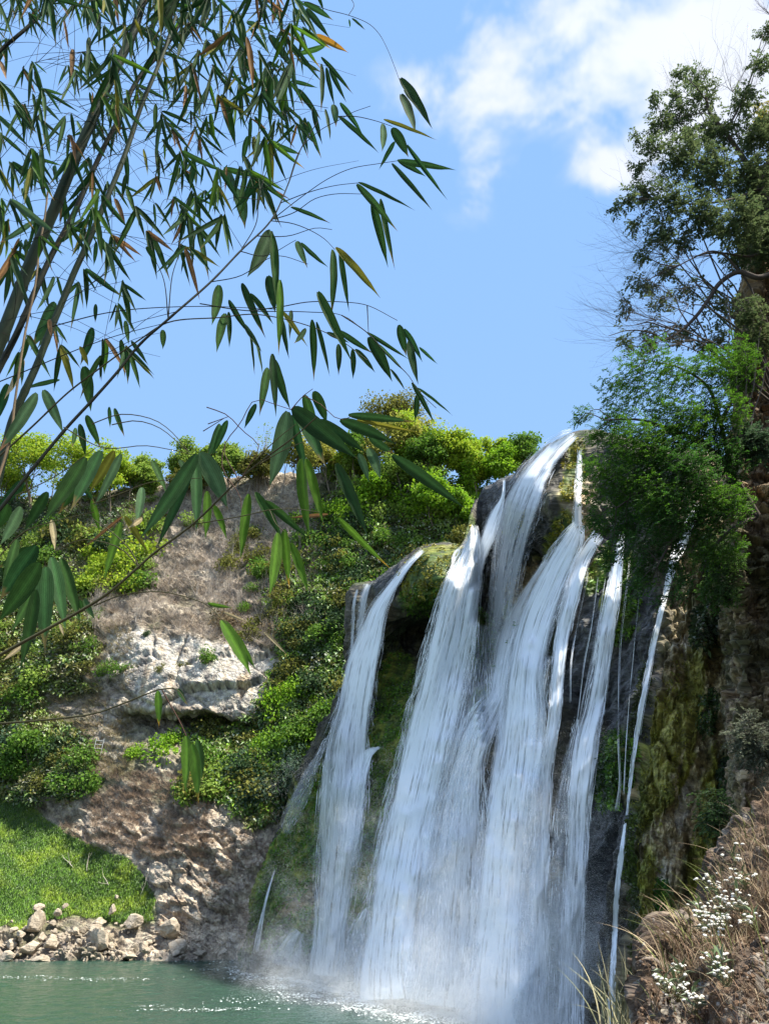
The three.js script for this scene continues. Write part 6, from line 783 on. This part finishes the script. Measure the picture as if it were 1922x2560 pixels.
  on(C, [[139, 756, 91, 870, 37, 'm'], [211, 916, 228, 1030, 35, 'g'], [110, 975, 160, 1080, 31, 'p'], [93, 983, 8, 1135, 35, 'p'], [217, 1038, 249, 1122, 24, 'g'], [287, 1021, 312, 1093, 15, 'g'], [274, 1017, 274, 1072, 12, 'm'], [150, 950, 42, 970, 16, 'g'], [20, 960, -10, 1060, 26, 'm'], [60, 900, 10, 1000, 20, 's'], [190, 1070, 180, 1120, 14, 'g'], [200, 1060, 215, 1140, 20, 'd']]);
  on(S3, [[719, 1029, 668, 1222, 54, 'p'], [732, 1037, 768, 1197, 26, 'm'], [744, 1029, 816, 1168, 38, 'm'], [732, 1020, 892, 1147, 54, 'd'], [795, 1050, 917, 1134, 32, 'd'], [761, 987, 790, 1090, 30, 'g'], [785, 978, 818, 1060, 32, 'g'], [896, 1134, 921, 1206, 23, 'p'], [921, 1121, 951, 1201, 30, 'p'], [871, 1037, 1039, 1058, 26, 'd'], [850, 1050, 989, 1109, 36, 'd'], [892, 1050, 1052, 1083, 13, 'y'], [921, 1088, 985, 1138, 25, 'd'], [980, 1138, 1165, 1272, 36, 'd'], [841, 1159, 921, 1345, 33, 'd'], [846, 1294, 968, 1425, 21, 'b'], [622, 1235, 601, 1400, 27, 'b'], [753, 1147, 770, 1345, 29, 'b'], [765, 1147, 812, 1311, 28, 'b'], [639, 1231, 711, 1357, 24, 'g'], [664, 1252, 770, 1345, 23, 'g'], [694, 1332, 669, 1496, 29, 'b'], [711, 1323, 717, 1471, 26, 'b'], [728, 1357, 774, 1488, 23, 'b'], [820, 1286, 724, 1294, 11, 'r'], [501, 1131, 569, 1274, 55, 'p'], [489, 1156, 493, 1328, 33, 'm'], [493, 1135, 342, 1354, 41, 'm'], [485, 1156, 392, 1378, 26, 'm'], [569, 1051, 531, 1139, 21, 'm'], [550, 1060, 520, 1150, 24, 'm'], [518, 1228, 513, 1349, 24, 'b'], [535, 1263, 566, 1349, 20, 'b'], [253, 1127, 177, 1278, 38, 'm'], [287, 1127, 223, 1232, 28, 'y'], [303, 1135, 240, 1270, 26, 'p'], [215, 1144, 105, 1310, 42, 'g'], [225, 1160, 150, 1290, 34, 'g'], [356, 1219, 342, 1315, 24, 'p'], [116, 1417, 111, 1614, 45, 'm'], [130, 1393, 168, 1571, 36, 'm'], [154, 1397, 202, 1556, 32, 'g'], [92, 1364, 0, 1508, 50, 'm'], [101, 1407, -5, 1556, 52, 'g'], [96, 1446, 24, 1585, 26, 'g'], [92, 1474, 55, 1677, 31, 'g'], [72, 1369, -5, 1421, 28, 'g'], [53, 1267, 0, 1364, 31, 'p'], [43, 1349, 5, 1489, 26, 'g'], [303, 1306, 260, 1450, 24, 'b'], [313, 1291, 371, 1383, 17, 'y'], [308, 1291, 207, 1373, 10, 'r'], [212, 1498, 236, 1547, 15, 'g'], [200, 1500, 206, 1530, 14, 'g'], [554, 1551, 628, 1696, 31, 'b'], [583, 1580, 640, 1674, 20, 'b'], [520, 1508, 580, 1520, 10, 'b'], [560, 1530, 621, 1556, 8, 's'], [660, 1580, 718, 1638, 7, 's'], [356, 1295, 320, 1320, 14, 's'], [130, 1300, 140, 1380, 16, 's'], [60, 1610, 10, 1650, 12, 's'], [150, 1560, 160, 1590, 8, 's'], [20, 1260, -20, 1330, 36, 'g'], [120, 1230, 60, 1330, 30, 'g'], [60, 1200, -10, 1270, 28, 'm'], [190, 1190, 240, 1260, 22, 'g'], [230, 1250, 250, 1330, 18, 'b'], [380, 1150, 420, 1230, 20, 'g'], [450, 1150, 470, 1195, 18, 'd'], [640, 1010, 610, 1070, 18, 'm']]);
  on(S4, [[395, 1727, 396, 1816, 19, 'b'], [445, 1722, 470, 1764, 11, 'g'], [466, 1840, 466, 1988, 25, 'b'], [480, 1860, 500, 2010, 27, 'b'], [492, 1850, 508, 1950, 22, 'g']]);
  // the thicket of small leaves on the crowded upper left culms
  const crowd = [A, B, C, E, S1], lines = crowd.map((o) => o.lines), kinds = ['d', 'd', 'g', 'g', 'm', 'd', 'd', 'g', 'y', 'b', 'd', 'm', 'r', 'g', 'd', 'p', 'd', 'g'];
  const gaps = [[470, 880, 150, 120], [400, 660, 70, 60], [130, 250, 30, 30], [300, 960, 90, 70], [420, 990, 130, 60]];
  let made = 0;
  for (let k = 0; k < 1200 && made < 250; k++) {
    const x = r() < 0.75 ? lerp(-20, 560, r()) : lerp(400, 760, r()), y = x > 560 ? lerp(-40, 520, r()) : lerp(-60, 900, Math.pow(r(), 1.25)); if (gaps.some(([a, b, w, h]) => Math.hypot((x - a) / w, (y - b) / h) < 1)) continue; if (x > 330 && y > 620) continue; if (y > 620 && r() < 0.5) continue; if (x > 690 && y > 330) continue;
    made++;
    const D = 2.5 + r() * 1.6, p = at(x, y, D), n = 2 + Math.floor(r() * 4), sweep = (r() - 0.42) * 0.9, pick = x > 520 ? 4 : Math.floor(r() * 4), o = crowd[pick], [q, dq] = nearLine(lines[pick], p), [qx, qy] = toPx(q);
    if (q.distanceTo(p) < 1.3) { const mx = (qx + x) / 2 + (r() - 0.5) * 40, my = (qy + y) / 2 - 20 * r(); stem(o, 'branch', [[qx, qy, -q.z], [mx, my, (-q.z + D) / 2], [x, y, D]], 2.2, 1.3, r() < 0.8 ? W.dark : W.twig); }
    for (let j = 0; j < n; j++) { const an = sweep + (j - (n - 1) / 2) * (0.25 + r() * 0.25) + (r() - 0.5) * 0.3, l = (48 + r() * 80) * 3 / D, w = l * (0.11 + r() * 0.06), bx = x + (r() - 0.5) * 10, by = y + (r() - 0.5) * 8; leaf(o, bx, by, bx + Math.sin(an) * l, by + Math.cos(an) * l, w, kinds[Math.floor(r() * kinds.length)], D); }
  }
  // bare crossing twigs
  for (let k = 0; k < 190; k++) { const pick = Math.floor(r() * 5), o = crowd[pick], [q] = o.lines[Math.floor(r() * o.lines.length)], [x, y] = toPx(q), D = -q.z, an = (r() < 0.6 ? -0.35 : 2.5) + (r() - 0.5) * 1.6, l = 70 + r() * 190; if (y > 900 || x > 700) continue; const ex = x + Math.cos(an) * l, ey = y + Math.sin(an) * l; stem(o, 'branch', [[x, y, D], [x + (ex - x) * 0.5 + (r() - 0.5) * 16, y + (ey - y) * 0.5 - 8, D * (0.97 + r() * 0.05)], [ex, ey + 6, D * (0.94 + r() * 0.1)]], 2.4, 1, r() < 0.8 ? W.dark : W.twig); if (r() < 0.5) leaf(o, ex, ey, ex + (r() - 0.3) * 50, ey + 40 + r() * 50, 12 + r() * 8, kinds[Math.floor(r() * kinds.length)], D); }
  for (const o of [...crowd, S2, S3, S4, F]) delete o.lines;
  // added bamboo crown, unseen above the viewer, put there to shade the sprays below
  const top = stalk('added unseen bamboo crown overhead, shading the sprays below', undefined), over = new Build(), q = rng(99); bottom(top, V(-2.2, 6, 1.2)); delete top.lines;
  const cane = new Build(); for (const [x, z] of [[1.6, -1.6], [-0.6, -0.6], [2.8, 0.4]]) { const c = new THREE.CatmullRomCurve3([V(0, 0, 0), V(x * 0.25 + 0.3, 4.4, z * 0.2 - 0.2), V(x * 0.7 + 1.2, 8.2, z * 0.6 - 1), V(x + 2.4, 9.6, z - 1.6)]), P = c.getPoints(24); cane.tube(P, taper(P.length, 0.03, 0.008), [1, 1, 1], 8); }
  part(top, 'culm', cane.geometry(), W.culm);
  for (let k = 0; k < 8200; k++) { const x = lerp(-3.2, 4.6, q()), z = lerp(-3.4, 2.2, q()), y = 8 + Math.max(0, -z) * 1.78 + 1.9 + q() * 2.6; if (noise(x * 1.1, y * 0.8, z * 1.1) + q() * 0.5 < 0.02) continue; const d = V((q() - 0.5) * 0.9, -1, (q() - 0.5) * 0.9).normalize(), n = dirIn(q); n.addScaledVector(d, -n.dot(d)).normalize(); over.leaf(V(x, y, z).sub(top.position), d, n, 0.22 + q() * 0.12, 0.028, tint(q, [0.04, 0.11, 0.03], [0.07, 0.17, 0.035])); }
  part(top, 'foliage', over.geometry(), leafMaterial, 'stuff');
}
renderer.render(scene, camera);
